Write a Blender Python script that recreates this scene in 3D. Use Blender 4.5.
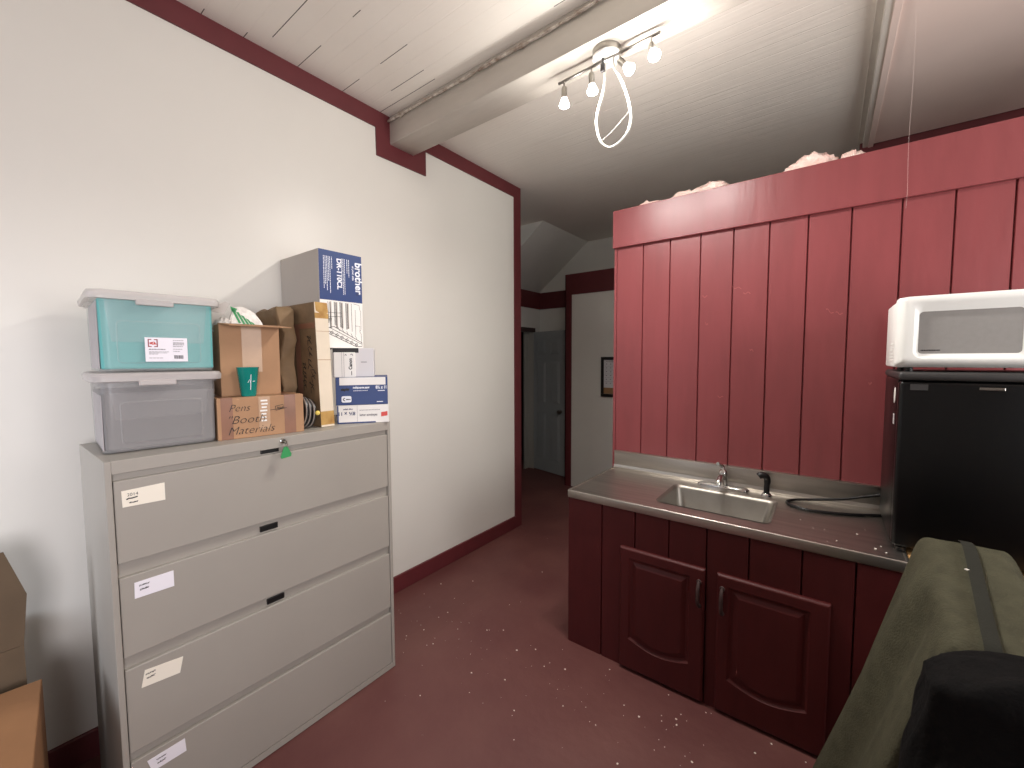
import bpy, bmesh, math, random
from mathutils import Vector, Matrix, noise

# ------------------------------------------------------------------ clearing
for o in list(bpy.data.objects):
    bpy.data.objects.remove(o, do_unlink=True)
S = bpy.context.scene
COL = S.collection

# ------------------------------------------------------------------ camera
CAM_H, F_PX = 1.65, 413.7
PITCH, ROLL, YAW = 0.06048, -0.0042, 0.65302
fw = Vector((-math.sin(YAW)*math.cos(PITCH), math.cos(YAW)*math.cos(PITCH), -math.sin(PITCH)))
rt0 = Vector((math.cos(YAW), math.sin(YAW), 0))
up0 = rt0.cross(fw)
rt = rt0*math.cos(ROLL) + up0*math.sin(ROLL)
up = -rt0*math.sin(ROLL) + up0*math.cos(ROLL)
cd = bpy.data.cameras.new('camera')
cd.sensor_fit = 'HORIZONTAL'; cd.sensor_width = 36.0
cd.lens = F_PX/1024*36.0; cd.clip_start = 0.02; cd.clip_end = 60
cam = bpy.data.objects.new('camera', cd); COL.objects.link(cam)
cam.matrix_world = Matrix(((rt.x, up.x, -fw.x, 0), (rt.y, up.y, -fw.y, 0), (rt.z, up.z, -fw.z, CAM_H), (0, 0, 0, 1)))
S.camera = cam

# ------------------------------------------------------------------ world, exposure, large lights
w = bpy.data.worlds.new('world'); S.world = w; w.use_nodes = True
w.node_tree.nodes['Background'].inputs[0].default_value = (0.62, 0.76, 1.0, 1)
w.node_tree.nodes['Background'].inputs[1].default_value = 0.4
S.view_settings.view_transform = 'Standard'
S.view_settings.look = 'None'
S.view_settings.gamma = 1
S.view_settings.use_curve_mapping = False
S.view_settings.exposure = 0.25

def area_light(name, loc, target, sx, sy, power, color):
    l = bpy.data.lights.new(name, 'AREA'); l.shape = 'RECTANGLE'; l.size = sx; l.size_y = sy
    l.energy = power; l.color = color
    o = bpy.data.objects.new(name, l); COL.objects.link(o); o.location = loc
    o.rotation_euler = (Vector(target)-Vector(loc)).to_track_quat('-Z', 'Y').to_euler()
    return o
# unseen fill lights standing in for daylight at window_1, window_2 and window_3
l_ = area_light('window_daylight', (2.04, -1.1, 1.75), (-2.4, .15, 1.55), 1.1, 1.3, 17, (0.97, 0.94, 1.0)); l_.data.spread = math.radians(80)  # placed and narrowed to brighten the left wall
l_ = area_light('window_daylight', (-1.75, -1.84, 1.75), (-2.4, .0, .75),   .7, 1.3, 8, (0.82, 0.88, 1.0)); l_.data.spread = math.radians(75)  # cool daylight inferred from behind the camera
l_ = area_light('window_daylight', (2.05, 1.25, 1.95), (0, 2.3, 2.75), 1.0, 1.4, 30, (1.0, 0.97, 0.95)); l_.data.spread = math.radians(140)  # added to brighten the far ceiling and the right panel
LAMP = (1.0, 0.97, 0.92)

# ------------------------------------------------------------------ materials
def lin(c):
    return tuple((x/255/12.92 if x/255 <= .04045 else ((x/255+.055)/1.055)**2.4) for x in c)
def mat(name, rgb, rough=.5, metal=0., var=.0, vscale=6., bump=0., bscale=40., rgb2=None, spec=.5, stretch=None, coat=0.):
    m = bpy.data.materials.new(name); m.use_nodes = True
    nt = m.node_tree; N = nt.nodes; L = nt.links
    b = N['Principled BSDF']
    b.inputs['Roughness'].default_value = rough
    b.inputs['Metallic'].default_value = metal
    b.inputs['Specular IOR Level'].default_value = spec
    b.inputs['Coat Weight'].default_value = coat
    c = lin(rgb)
    tc = N.new('ShaderNodeTexCoord'); mp = N.new('ShaderNodeMapping')
    if stretch: mp.inputs['Scale'].default_value = stretch
    L.new(tc.outputs['Object'], mp.inputs['Vector'])
    nz = N.new('ShaderNodeTexNoise'); nz.inputs['Scale'].default_value = vscale; nz.inputs['Detail'].default_value = 5
    L.new(mp.outputs[0], nz.inputs['Vector'])
    mix = N.new('ShaderNodeMix'); mix.data_type = 'RGBA'
    c2 = lin(rgb2) if rgb2 else tuple(x*(1-var) for x in c)
    mix.inputs[6].default_value = (*c, 1); mix.inputs[7].default_value = (*c2, 1)
    rp = N.new('ShaderNodeValToRGB'); rp.color_ramp.elements[0].position = .35; rp.color_ramp.elements[1].position = .7
    L.new(nz.outputs['Fac'], rp.inputs[0]); L.new(rp.outputs[0], mix.inputs[0])
    L.new(mix.outputs[2], b.inputs['Base Color'])
    if bump:
        n2 = N.new('ShaderNodeTexNoise'); n2.inputs['Scale'].default_value = bscale; n2.inputs['Detail'].default_value = 4
        L.new(mp.outputs[0], n2.inputs['Vector'])
        bp = N.new('ShaderNodeBump'); bp.inputs['Strength'].default_value = bump; bp.inputs['Distance'].default_value = .01
        L.new(n2.outputs['Fac'], bp.inputs['Height']); L.new(bp.outputs[0], b.inputs['Normal'])
    return m
def emis(name, rgb, strength):
    m = bpy.data.materials.new(name); m.use_nodes = True
    b = m.node_tree.nodes['Principled BSDF']
    b.inputs['Base Color'].default_value = (1, 1, 1, 1)
    b.inputs['Emission Color'].default_value = (*rgb, 1); b.inputs['Emission Strength'].default_value = strength
    return m
def ceiling_mat():
    m = bpy.data.materials.new('painted_ceiling_boards'); m.use_nodes = True
    nt = m.node_tree; N = nt.nodes; L = nt.links; b = N['Principled BSDF']
    b.inputs['Roughness'].default_value = .5
    tc = N.new('ShaderNodeTexCoord'); sp = N.new('ShaderNodeSeparateXYZ'); L.new(tc.outputs['Object'], sp.inputs[0])
    def math_(op, a, bb=None, cc=None):
        n = N.new('ShaderNodeMath'); n.operation = op
        for i, v in enumerate((a, bb, cc)):
            if v is None: continue
            if isinstance(v, (int, float)): n.inputs[i].default_value = v
            else: L.new(v, n.inputs[i])
        return n.outputs[0]
    P = .0885
    t = math_('DIVIDE', math_('ADD', sp.outputs['Y'], -.028), P)
    fr = math_('FRACT', t); idx = math_('FLOOR', math_('ADD', t, .5))
    d = math_('MINIMUM', fr, math_('SUBTRACT', 1., fr))            # distance to nearest joint
    groove = math_('LESS_THAN', d, .022)
    soft = math_('SMOOTH_MIN', d, .05, .02)
    # broken joints: some open, some filled with paint
    cb = N.new('ShaderNodeCombineXYZ'); L.new(math_('MULTIPLY', sp.outputs['X'], .9), cb.inputs[0]); L.new(math_('MULTIPLY', idx, 7.31), cb.inputs[1])
    nz = N.new('ShaderNodeTexNoise'); nz.inputs['Scale'].default_value = 1.3; nz.inputs['Detail'].default_value = 2; L.new(cb.outputs[0], nz.inputs['Vector'])
    open_ = math_('GREATER_THAN', nz.outputs['Fac'], .56)
    near = math_('LESS_THAN', sp.outputs['Y'], 1.8)
    dark = math_('MULTIPLY', math_('MULTIPLY', groove, open_), near)
    n3 = N.new('ShaderNodeTexNoise'); n3.inputs['Scale'].default_value = 2.2; n3.inputs['Detail'].default_value = 4; L.new(tc.outputs['Object'], n3.inputs['Vector'])
    mx = N.new('ShaderNodeMix'); mx.data_type = 'RGBA'
    mx.inputs[6].default_value = (*lin((243, 237, 228)), 1); mx.inputs[7].default_value = (*lin((234, 226, 216)), 1)
    L.new(n3.outputs['Fac'], mx.inputs[0])
    m2 = N.new('ShaderNodeMix'); m2.data_type = 'RGBA'; L.new(dark, m2.inputs[0]); L.new(mx.outputs[2], m2.inputs[6])
    m2.inputs[7].default_value = (*lin((70, 60, 55)), 1)
    L.new(m2.outputs[2], b.inputs['Base Color'])
    # paint ridges stretched along the boards
    mp = N.new('ShaderNodeMapping'); mp.inputs['Scale'].default_value = (1.2, 14, 1); L.new(tc.outputs['Object'], mp.inputs['Vector'])
    n4 = N.new('ShaderNodeTexNoise'); n4.inputs['Scale'].default_value = 3; n4.inputs['Detail'].default_value = 6; L.new(mp.outputs[0], n4.inputs['Vector'])
    hgt = math_('ADD', math_('MULTIPLY', soft, 3.5), math_('MULTIPLY', n4.outputs['Fac'], .28))
    bp = N.new('ShaderNodeBump'); bp.inputs['Strength'].default_value = .55; bp.inputs['Distance'].default_value = .01
    L.new(hgt, bp.inputs['Height']); L.new(bp.outputs[0], b.inputs['Normal'])
    return m
def glass_mat(name, rgb, rough=.05, ior=1.45):
    m = bpy.data.materials.new(name); m.use_nodes = True
    b = m.node_tree.nodes['Principled BSDF']
    b.inputs['Base Color'].default_value = (*lin(rgb), 1); b.inputs['Roughness'].default_value = rough
    b.inputs['Transmission Weight'].default_value = 1; b.inputs['IOR'].default_value = ior
    return m
def clear_plastic(name, rgb, alpha, rough=.25):
    m = bpy.data.materials.new(name); m.use_nodes = True
    nt = m.node_tree; b = nt.nodes['Principled BSDF']
    b.inputs['Base Color'].default_value = (*lin(rgb), 1); b.inputs['Roughness'].default_value = rough
    b.inputs['Alpha'].default_value = alpha
    nz = nt.nodes.new('ShaderNodeTexNoise'); nz.inputs['Scale'].default_value = 18
    bp = nt.nodes.new('ShaderNodeBump'); bp.inputs['Strength'].default_value = .06
    nt.links.new(nz.outputs['Fac'], bp.inputs['Height']); nt.links.new(bp.outputs[0], b.inputs['Normal'])
    return m

M = {}
M['wall'] = mat('white_gloss_wall_paint', (220, 216, 207), .38, var=.03, vscale=2, bump=.10, bscale=7)
M['hall'] = mat('white_hall_paint', (222, 220, 213), .6, var=.05, vscale=2)
M['trim'] = mat('dark_red_trim_paint', (98, 38, 42), .5, var=.12, vscale=9, bump=.06)
M['floor'] = mat('red_floor_paint', (95, 53, 51), .5, rgb2=(108, 67, 62), vscale=2.3, bump=.25, bscale=16)
M['ceil'] = ceiling_mat()
M['beam'] = mat('cream_beam_paint', (204, 197, 187), .5, var=.08, vscale=5, bump=.15, bscale=12, stretch=(.6, 3, 3))
M['conduit'] = mat('peeling_caulk', (216, 208, 196), .8, rgb2=(140, 120, 104), vscale=30, bump=.4, bscale=60)
M['board'] = mat('red_board_paint', (134, 63, 66), .36, spec=.7, var=.13, vscale=5, bump=.12, bscale=10, stretch=(3, 3, .5))
M['cabinet_red'] = mat('dark_red_cabinet_paint', (78, 27, 27), .48, spec=.3, var=.12, vscale=7, bump=.08, bscale=14, stretch=(3, 3, .6))
M['pink_board'] = mat('pinkish_ceiling_panel', (242, 222, 212), .6, var=.06, vscale=2)
M['strip'] = mat('white_strip_paint', (226, 220, 210), .45, var=.08, vscale=8)
M['insul'] = mat('pink_insulation', (246, 206, 196), .95, rgb2=(252, 234, 224), vscale=30, bump=.9, bscale=60)
M['steel'] = mat('brushed_steel', (196, 190, 182), .36, 1., var=.22, vscale=5, bump=.04, bscale=60, stretch=(.5, 6, 6))
M['steel_bowl'] = mat('sink_bowl_steel', (158, 153, 145), .45, 1., var=.2, vscale=7)
M['chrome'] = mat('chrome', (205, 204, 202), .10, 1.)
M['nickel'] = mat('brushed_nickel', (150, 146, 140), .28, 1.)
M['filegrey'] = mat('putty_grey_enamel', (160, 154, 145), .42, var=.05, vscale=3)
M['filegap'] = mat('shaded_putty_enamel', (140, 133, 124), .5)
M['black'] = mat('black_plastic', (16, 15, 16), .4, var=.2)
M['fridge'] = mat('black_fridge_enamel', (9, 9, 10), .30, spec=.3, var=.1, bump=.05, bscale=250)
M['charcoal'] = mat('charcoal_plastic', (52, 50, 50), .45)
M['microwhite'] = mat('white_microwave_plastic', (236, 236, 232), .38, var=.03)
M['microglass'] = mat('grey_microwave_screen', (146, 143, 140), .22, var=.06, vscale=60)
M['kraft'] = mat('kraft_cardboard', (172, 132, 98), .8, var=.14, vscale=5, bump=.08, bscale=30)
M['kraft_dark'] = mat('worn_kraft_cardboard', (132, 106, 76), .75, var=.3, vscale=9, bump=.3, bscale=18)
M['kraft_orange'] = mat('tan_cardboard', (142, 100, 64), .8, var=.12, vscale=7, bump=.05)
M['kraft_shade'] = mat('dark_brown_cardboard', (100, 82, 62), .8, var=.2, vscale=8)  # brown cardboard with shade put into its colour
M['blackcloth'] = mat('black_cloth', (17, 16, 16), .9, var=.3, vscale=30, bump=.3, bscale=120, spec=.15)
M['tape'] = mat('brown_packing_tape', (140, 98, 76), .3, var=.2, vscale=14)
M['tape_clear'] = mat('pale_packing_tape', (186, 150, 118), .32, var=.14, vscale=10)
M['tape_yellow'] = mat('amber_packing_tape', (196, 160, 98), .25, rgb2=(160, 120, 70), vscale=16)
M['offwhite'] = mat('off_white_cardboard', (222, 208, 186), .7, var=.08, vscale=8)
M['white'] = mat('white_card', (232, 228, 222), .55, var=.03)
M['sheet'] = mat('pale_paper', (186, 178, 178), .7, var=.1, vscale=10)
M['label'] = mat('cream_label_paper', (236, 228, 212), .6)
M['label_blue'] = mat('white_label_paper', (234, 230, 236), .6)
M['greybox'] = mat('pale_grey_carton', (186, 178, 170), .55, var=.04, vscale=4)
M['palegrey'] = mat('light_grey_carton', (206, 202, 202), .5, var=.03)
M['blue'] = mat('navy_blue_print', (36, 60, 112), .5, var=.06, vscale=10)
M['ink'] = mat('black_ink', (26, 22, 22), .6)
M['inkgrey'] = mat('grey_ink', (126, 122, 124), .6)
M['inkwhite'] = mat('white_ink', (230, 232, 238), .5)
M['inkblue'] = mat('dark_blue_ink', (40, 52, 92), .5)
M['inkred'] = mat('red_ink', (206, 70, 62), .5)
M['inkmaroon'] = mat('maroon_ink', (140, 48, 58), .5)
M['bin'] = clear_plastic('frosted_clear_plastic', (200, 204, 204), .16)
M['bin_grey'] = clear_plastic('smoky_clear_plastic', (176, 173, 172), .30)
M['lid'] = clear_plastic('milky_lid_plastic', (214, 206, 202), .55, .35)
M['teal_files'] = mat('aqua_folder', (92, 168, 166), .5, var=.06, vscale=5)
M['grey_files'] = mat('grey_folder', (118, 115, 114), .6, var=.10, vscale=3)
M['whitebag'] = mat('crinkled_white_plastic', (228, 222, 214), .35, rgb2=(186, 178, 170), vscale=20, bump=.8, bscale=26)
M['greenprint'] = mat('green_print', (28, 132, 70), .5)
M['olive_paper'] = mat('brown_paper', (92, 74, 52), .7, var=.25, vscale=18, bump=.4)
M['cup'] = clear_plastic('teal_cup_plastic', (28, 142, 130), .78, .15)
M['greenkey'] = mat('green_key_tag', (40, 140, 76), .4)
M['darkdisc'] = mat('dark_disc', (40, 36, 36), .4)
M['rim'] = mat('pale_rim', (170, 160, 150), .5)
M['yellow'] = mat('yellow_plastic', (226, 200, 96), .4)
M['door'] = mat('grey_door_paint', (160, 165, 166), .5, var=.05)
M['doorframe'] = mat('grey_white_jamb', (160, 158, 150), .5)
M['darktrim'] = mat('dark_brown_trim', (62, 44, 42), .6)
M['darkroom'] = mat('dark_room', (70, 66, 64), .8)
M['frame'] = mat('black_frame', (22, 20, 20), .35)
M['paper'] = mat('white_paper', (214, 214, 216), .6)
M['tan'] = mat('tan_print', (150, 116, 78), .6)
M['olive'] = mat('olive_canvas', (76, 74, 58), .85, rgb2=(66, 64, 50), vscale=26, bump=.35, bscale=180, spec=.2)
M['olive_strap'] = mat('dark_olive_webbing', (44, 44, 38), .85, bump=.3, bscale=300, spec=.2)
M['pine'] = mat('pine_wood', (206, 164, 108), .6, rgb2=(182, 134, 82), vscale=8, stretch=(1, 12, 12))
M['debris'] = mat('white_plaster_crumbs', (232, 226, 216), .9)
M['thread'] = mat('white_thread', (225, 205, 200), .8)
M['glass'] = glass_mat('window_glass', (240, 245, 245), .0)
M['whitecable'] = mat('white_cable_sheath', (236, 232, 224), .45)
M['bulbglass'] = emis('lit_bulb', LAMP, 14.)
M['cone'] = mat('spot_reflector', (225, 220, 210), .2, .6)

# ------------------------------------------------------------------ geometry helpers
def bm_(): return bmesh.new()
def box(bm, x0, x1, y0, y1, z0, z1, bev=0., seg=2, mx=None):
    r = bmesh.ops.create_cube(bm, size=1.)
    vs = r['verts']
    for v in vs:
        v.co = Vector(((x0+x1)/2+v.co.x*(x1-x0), (y0+y1)/2+v.co.y*(y1-y0), (z0+z1)/2+v.co.z*(z1-z0)))
    if bev:
        es = list({e for v in vs for e in v.link_edges})
        rr = bmesh.ops.bevel(bm, geom=es, offset=bev, segments=seg, affect='EDGES', profile=.5)
        vs = list({v for f in rr['faces'] for v in f.verts} | {v for v in vs if v.is_valid})
    if mx is not None:
        for v in vs: v.co = mx @ v.co
    return vs
def tube(bm, pts, r, seg=8, closed=False, cap=True):
    pts = [Vector(p) for p in pts]; n = len(pts); rings = []
    prev = None
    for i, p in enumerate(pts):
        a = pts[(i-1) % n] if (i > 0 or closed) else p
        b = pts[(i+1) % n] if (i < n-1 or closed) else p
        t = (b-a).normalized() if (b-a).length > 1e-9 else Vector((0, 0, 1))
        if prev is None:
            u = t.orthogonal().normalized()
        else:
            u = (prev-t*prev.dot(t))
            u = u.normalized() if u.length > 1e-6 else t.orthogonal().normalized()
        prev = u; v = t.cross(u)
        rad = r[i] if isinstance(r, (list, tuple)) else r
        rings.append([bm.verts.new(p+u*math.cos(2*math.pi*k/seg)*rad+v*math.sin(2*math.pi*k/seg)*rad) for k in range(seg)])
    m = n if closed else n-1
    for i in range(m):
        A, B = rings[i], rings[(i+1) % n]
        for k in range(seg):
            bm.faces.new((A[k], A[(k+1) % seg], B[(k+1) % seg], B[k]))
    if cap and not closed:
        bm.faces.new(rings[0][::-1]); bm.faces.new(rings[-1])
def lathe(bm, prof, seg=24, mx=None):
    """prof: list of (radius, z)"""
    rings = []; out = []
    for r, z in prof:
        if r < 1e-6:
            v = bm.verts.new((0, 0, z)); rings.append([v]); out.append(v)
        else:
            R = [bm.verts.new((r*math.cos(2*math.pi*k/seg), r*math.sin(2*math.pi*k/seg), z)) for k in range(seg)]
            rings.append(R); out += R
    for A, B in zip(rings, rings[1:]):
        for k in range(seg):
            k2 = (k+1) % seg
            if len(A) == 1 and len(B) == 1: continue
            if len(A) == 1: bm.faces.new((A[0], B[k2], B[k]))
            elif len(B) == 1: bm.faces.new((A[k], A[k2], B[0]))
            else: bm.faces.new((A[k], A[k2], B[k2], B[k]))
    if mx is not None:
        for v in out: v.co = mx @ v.co
    return out
def prism(bm, poly, mx, depth):
    """poly in local (x,y); front face at local z=0, back at z=-depth"""
    f = [bm.verts.new(mx @ Vector((x, y, 0))) for x, y in poly]
    b = [bm.verts.new(mx @ Vector((x, y, -depth))) for x, y in poly]
    bm.faces.new(f); bm.faces.new(b[::-1]); n = len(poly)
    for i in range(n):
        j = (i+1) % n
        bm.faces.new((f[j], f[i], b[i], b[j]))
def axes(o, r, u):
    r = Vector(r).normalized(); u = Vector(u).normalized(); n = r.cross(u)
    return Matrix(((r.x, u.x, n.x, o[0]), (r.y, u.y, n.y, o[1]), (r.z, u.z, n.z, o[2]), (0, 0, 0, 1)))
def along(d, o):
    """matrix taking local +Z to direction d at origin o"""
    q = Vector((0, 0, 1)).rotation_difference(Vector(d)).to_matrix().to_4x4()
    q.translation = Vector(o); return q

def obj(name, bm, m, parent=None, smooth=False, world=False):
    bmesh.ops.recalc_face_normals(bm, faces=bm.faces)
    if world and parent is not None:
        inv = (Matrix.Translation(parent.location) @ parent.rotation_euler.to_matrix().to_4x4()).inverted()
        bm.transform(inv)
    me = bpy.data.meshes.new(name); bm.to_mesh(me); bm.free()
    for mm in (m if isinstance(m, (list, tuple)) else [m]): me.materials.append(mm)
    if smooth:
        me.polygons.foreach_set('use_smooth', [True]*len(me.polygons))
        if smooth != 'all':
            me.set_sharp_from_angle(angle=math.radians(40))
    o = bpy.data.objects.new(name, me); COL.objects.link(o)
    if parent is not None: o.parent = parent
    return o
def tag(o, label, cat, group=None):
    o['label'] = label; o['category'] = cat
    if group: o['group'] = group
    return o
def thing(name, label, cat, loc=(0, 0, 0), rotz=0., group=None):
    o = bpy.data.objects.new(name, None); COL.objects.link(o); o.empty_display_size = .05
    o.location = loc; o.rotation_euler = (0, 0, rotz)
    return tag(o, label, cat, group)
def struct(name, bm, m, parent=None, smooth=False):
    o = obj(name, bm, m, parent, smooth)
    if parent is None: o['kind'] = 'structure'
    return o
def text_bm(bm, body, size, mx, shear=0., weight=0., sx=1.):
    cu = bpy.data.curves.new('t', 'FONT'); cu.body = body; cu.size = size; cu.shear = shear; cu.offset = weight
    cu.resolution_u = 3
    t = bpy.data.objects.new('t', cu); COL.objects.link(t)
    dg = bpy.context.evaluated_depsgraph_get(); dg.update()
    me = bpy.data.meshes.new_from_object(t.evaluated_get(dg))
    me.transform(mx @ Matrix.Diagonal((sx, 1, 1, 1)))
    bm.from_mesh(me)
    bpy.data.objects.remove(t); bpy.data.curves.remove(cu); bpy.data.meshes.remove(me)
def quad(bm, mx, x0, y0, x1, y1):
    bm.faces.new([bm.verts.new(mx @ Vector(p)) for p in ((x0, y0, 0), (x1, y0, 0), (x1, y1, 0), (x0, y1, 0))])
def stroke(bm, mx, pts, wdt):
    """ribbon along 2-D points in the plane mx"""
    pts = [Vector((p[0], p[1], 0)) for p in pts]; L_, R_ = [], []
    for i, p in enumerate(pts):
        a = pts[max(i-1, 0)]; b = pts[min(i+1, len(pts)-1)]
        t = (b-a).normalized() if (b-a).length > 0 else Vector((1, 0, 0))
        n = Vector((-t.y, t.x, 0))*wdt/2
        L_.append(bm.verts.new(mx @ (p+n))); R_.append(bm.verts.new(mx @ (p-n)))
    for i in range(len(pts)-1):
        bm.faces.new((L_[i], R_[i], R_[i+1], L_[i+1]))
def scribble(bm, mx, x, y, length, h, wdt, rnd, n=None):
    n = n or max(4, int(length/h*2.4)); pts = []
    for i in range(n*4+1):
        t = i/(n*4)
        pts.append((x+length*t+h*.28*math.sin(i*1.57+rnd.random()), y+h*.5*math.sin(i*1.4+rnd.random()*1.2)*(.4+.6*rnd.random())))
    stroke(bm, mx, pts, wdt)
def smoothpath(P, n=8, closed=False):
    P = [Vector(p) for p in P]; out = []; m = len(P)
    for i in range(m if closed else m-1):
        g = lambda k: P[k % m] if closed else P[min(max(k, 0), m-1)]
        p0, p1, p2, p3 = g(i-1), g(i), g(i+1), g(i+2)
        for k in range(n):
            t = k/n
            out.append(.5*((2*p1)+(p2-p0)*t+(2*p0-5*p1+4*p2-p3)*t*t+(3*p1-p0-3*p2+p3)*t**3))
    if not closed: out.append(P[-1])
    return out
def rrect(x0, y0, x1, y1, r, n=5):
    out = []
    for cx, cy, a in ((x1-r, y1-r, 0), (x0+r, y1-r, 90), (x0+r, y0+r, 180), (x1-r, y0+r, 270)):
        for k in range(n+1):
            t = math.radians(a+90*k/n); out.append((cx+r*math.cos(t), cy+r*math.sin(t)))
    return out
rnd = random.Random(7)

# ================================================================== ROOM SHELL
ZC = 3.263; WX = -2.39; WE = 3.246; YP = 2.70
BACK = -1.9
bm = bm_(); box(bm, -4.6, 2.2, BACK-.1, 5.6, -.1, 0); struct('floor', bm, M['floor'])
bm = bm_(); box(bm, -4.6, 2.2, BACK-.1, 5.6, ZC, ZC+.1); struct('ceiling', bm, M['ceil'])
bm = bm_(); box(bm, WX-.14, WX, BACK-.1, WE, 0, ZC); struct('wall_left', bm, M['wall'])
# painted trim outline on the left wall: crown strip, drop round the beam, strip down the corner
bm = bm_()
poly = [(BACK, ZC), (BACK, 3.156), (1.673, 3.156), (1.675, 2.98), (2.09, 2.985), (2.09, 3.158), (3.158, 3.158), (3.158, 0), (WE, 0), (WE, ZC)]
prism(bm, poly, axes((WX+.010, 0, 0), (0, 1, 0), (0, 0, 1)), .012)
box(bm, WX-.145, WX+.010, WE, WE+.012, 0, ZC)
struct('trim_1', bm, M['trim'])
bm = bm_(); box(bm, WX-.002, WX+.016, BACK, 3.158, 0, .118, .004); struct('baseboard_left', bm, M['trim'])
# walls beside and behind the camera, with openings put in for the fill lights
bm = bm_()
for x0, x1, z0, z1 in ((-2.39, -2.15, 0, ZC), (-1.35, 2.1, 0, ZC), (-2.15, -1.35, 0, 1.05), (-2.15, -1.35, 2.45, ZC)):
    box(bm, x0, x1, BACK-.1, BACK, z0, z1)
struct('wall_back', bm, M['wall'])
bm = bm_()
for y0, y1, z0, z1 in ((BACK-.1, -1.7, 0, ZC), (-.5, .7, 0, ZC), (1.8, 5.6, 0, ZC), (.7, 1.8, 0, 1.05), (.7, 1.8, 2.7, ZC), (-1.7, -.5, 0, 1.05), (-1.7, -.5, 2.45, ZC)):
    box(bm, 2.1, 2.2, y0, y1, z0, z1)
struct('wall_right', bm, M['wall'])
def window(n, mxw, wd, zt=2.45):
    wn = bpy.data.objects.new('window_%d' % n, None); COL.objects.link(wn); wn['kind'] = 'structure'  # out-of-view frames put in around the fill lights
    bm = bm_()
    for a in ((0, .05, 1.05, zt), (wd-.05, wd, 1.05, zt), (.05, wd-.05, 1.05, 1.1), (.05, wd-.05, zt-.05, zt), (.05, wd-.05, 1.73, 1.77)):
        box(bm, a[0], a[1], 0, .05, a[2], a[3])
    bm.transform(mxw); obj('window_frame', bm, M['strip'], wn)
window(1, Matrix.Translation((2.13, -.5, 0)) @ Matrix.Rotation(math.radians(-90), 4, 'Z'), 1.2)
window(3, Matrix.Translation((2.13, 1.8, 0)) @ Matrix.Rotation(math.radians(-90), 4, 'Z'), 1.1, 2.7)  # added for the ceiling fill, no window known here
window(2, Matrix.Translation((-2.15, BACK-.08, 0)), .8)
# ceiling beam crossing the room
bm = bm_(); box(bm, WX-.01, 2.1, 1.78, 1.98, 3.085, ZC+.01, .008, 2)
b_ = struct('ceiling_beam', bm, M['beam'], smooth=True)
# rough caulked cable line along the near top edge of the beam
bm = bm_(); pts = []; rr = []
for i in range(170):
    x = WX+.01+i*.0262
    pts.append((x, 1.768+.004*noise.noise((x*3, 0, 0)), 3.228+.007*noise.noise((x*2.1, 5, 0)))); rr.append(.0085+.005*noise.noise((x*11, 1, 3))+(.007 if i % 37 == 5 else 0))
tube(bm, pts, rr, 8)
tag(obj('conduit', bm, M['conduit'], smooth='all'), 'rough paint-crusted cable line along the upper edge of the white ceiling beam', 'conduit')

# lowered ceiling panel on the right with its edge strips
bm = bm_()
box(bm, .172, 2.1, BACK, 4.08, 3.205, ZC-.001)
struct('ceiling_panel', bm, M['pink_board'])
bm = bm_()
box(bm, .118, .152, BACK, 4.12, 3.236, ZC-.001)
box(bm, .146, .178, BACK, 4.12, 3.2, ZC-.002, .003)
struct('trim_2', bm, M['strip'])
bm = bm_(); box(bm, .176, .205, 2.27, 4.10, 3.192, 3.2045, .002); struct('trim_3', bm, M['pink_board'])
bm = bm_(); box(bm, .13, 2.1, 4.10, 4.16, 2.7, ZC-.001); struct('wall_header', bm, M['trim'])

# ------------------------------------------------------------------ hall beyond
bm = bm_()
HX = -3.50
box(bm, HX-.12, HX, 3.1, 4.35, 0, ZC); box(bm, HX-.12, HX, 5.115, 5.40, 0, ZC); box(bm, HX-.12, HX, 4.35, 5.115, 2.05, ZC)
struct('wall_hall', bm, M['hall'])
bm = bm_(); box(bm, HX-.12, 2.2, 5.27, 5.4, 0, ZC); struct('wall_end', bm, M['hall'])
bm = bm_(); box(bm, -4.6, WX-.14, 3.1, 3.2, 0, ZC); struct('wall_return', bm, M['hall'])
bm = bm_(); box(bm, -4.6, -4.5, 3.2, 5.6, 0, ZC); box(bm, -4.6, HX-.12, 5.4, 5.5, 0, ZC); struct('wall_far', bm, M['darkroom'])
# sloping ceiling (underside of a stair) over the hall
bm = bm_()
prism(bm, [(HX, ZC), (HX, 2.645), (-2.705, ZC)], axes((0, 4.15, 0), (1, 0, 0), (0, 0, 1)), 1.12)
struct('ceiling_slope', bm, M['hall'])
bm = bm_()
box(bm, HX-.005, HX+.012, 3.2, 5.27, 2.393, 2.638); box(bm, HX, -2.69, 5.255, 5.275, 2.393, 2.634)
struct('trim_4', bm, M['trim'])
# low wall that carries the notice
FY = 4.657
bm = bm_(); box(bm, -2.68, 2.1, FY, FY+.1, 0, 2.70); struct('wall_notice', bm, M['hall'])
bm = bm_()
prism(bm, [(-2.694, 0), (-2.604, 0), (-2.604, 2.455), (2.1, 2.455), (2.1, 2.712), (-2.694, 2.712)], axes((0, FY-.012, 0), (1, 0, 0), (0, 0, 1)), .02)
box(bm, -2.694, -2.68, FY-.012, FY+.1, 0, 2.712)
struct('trim_5', bm, M['trim'])
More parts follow.
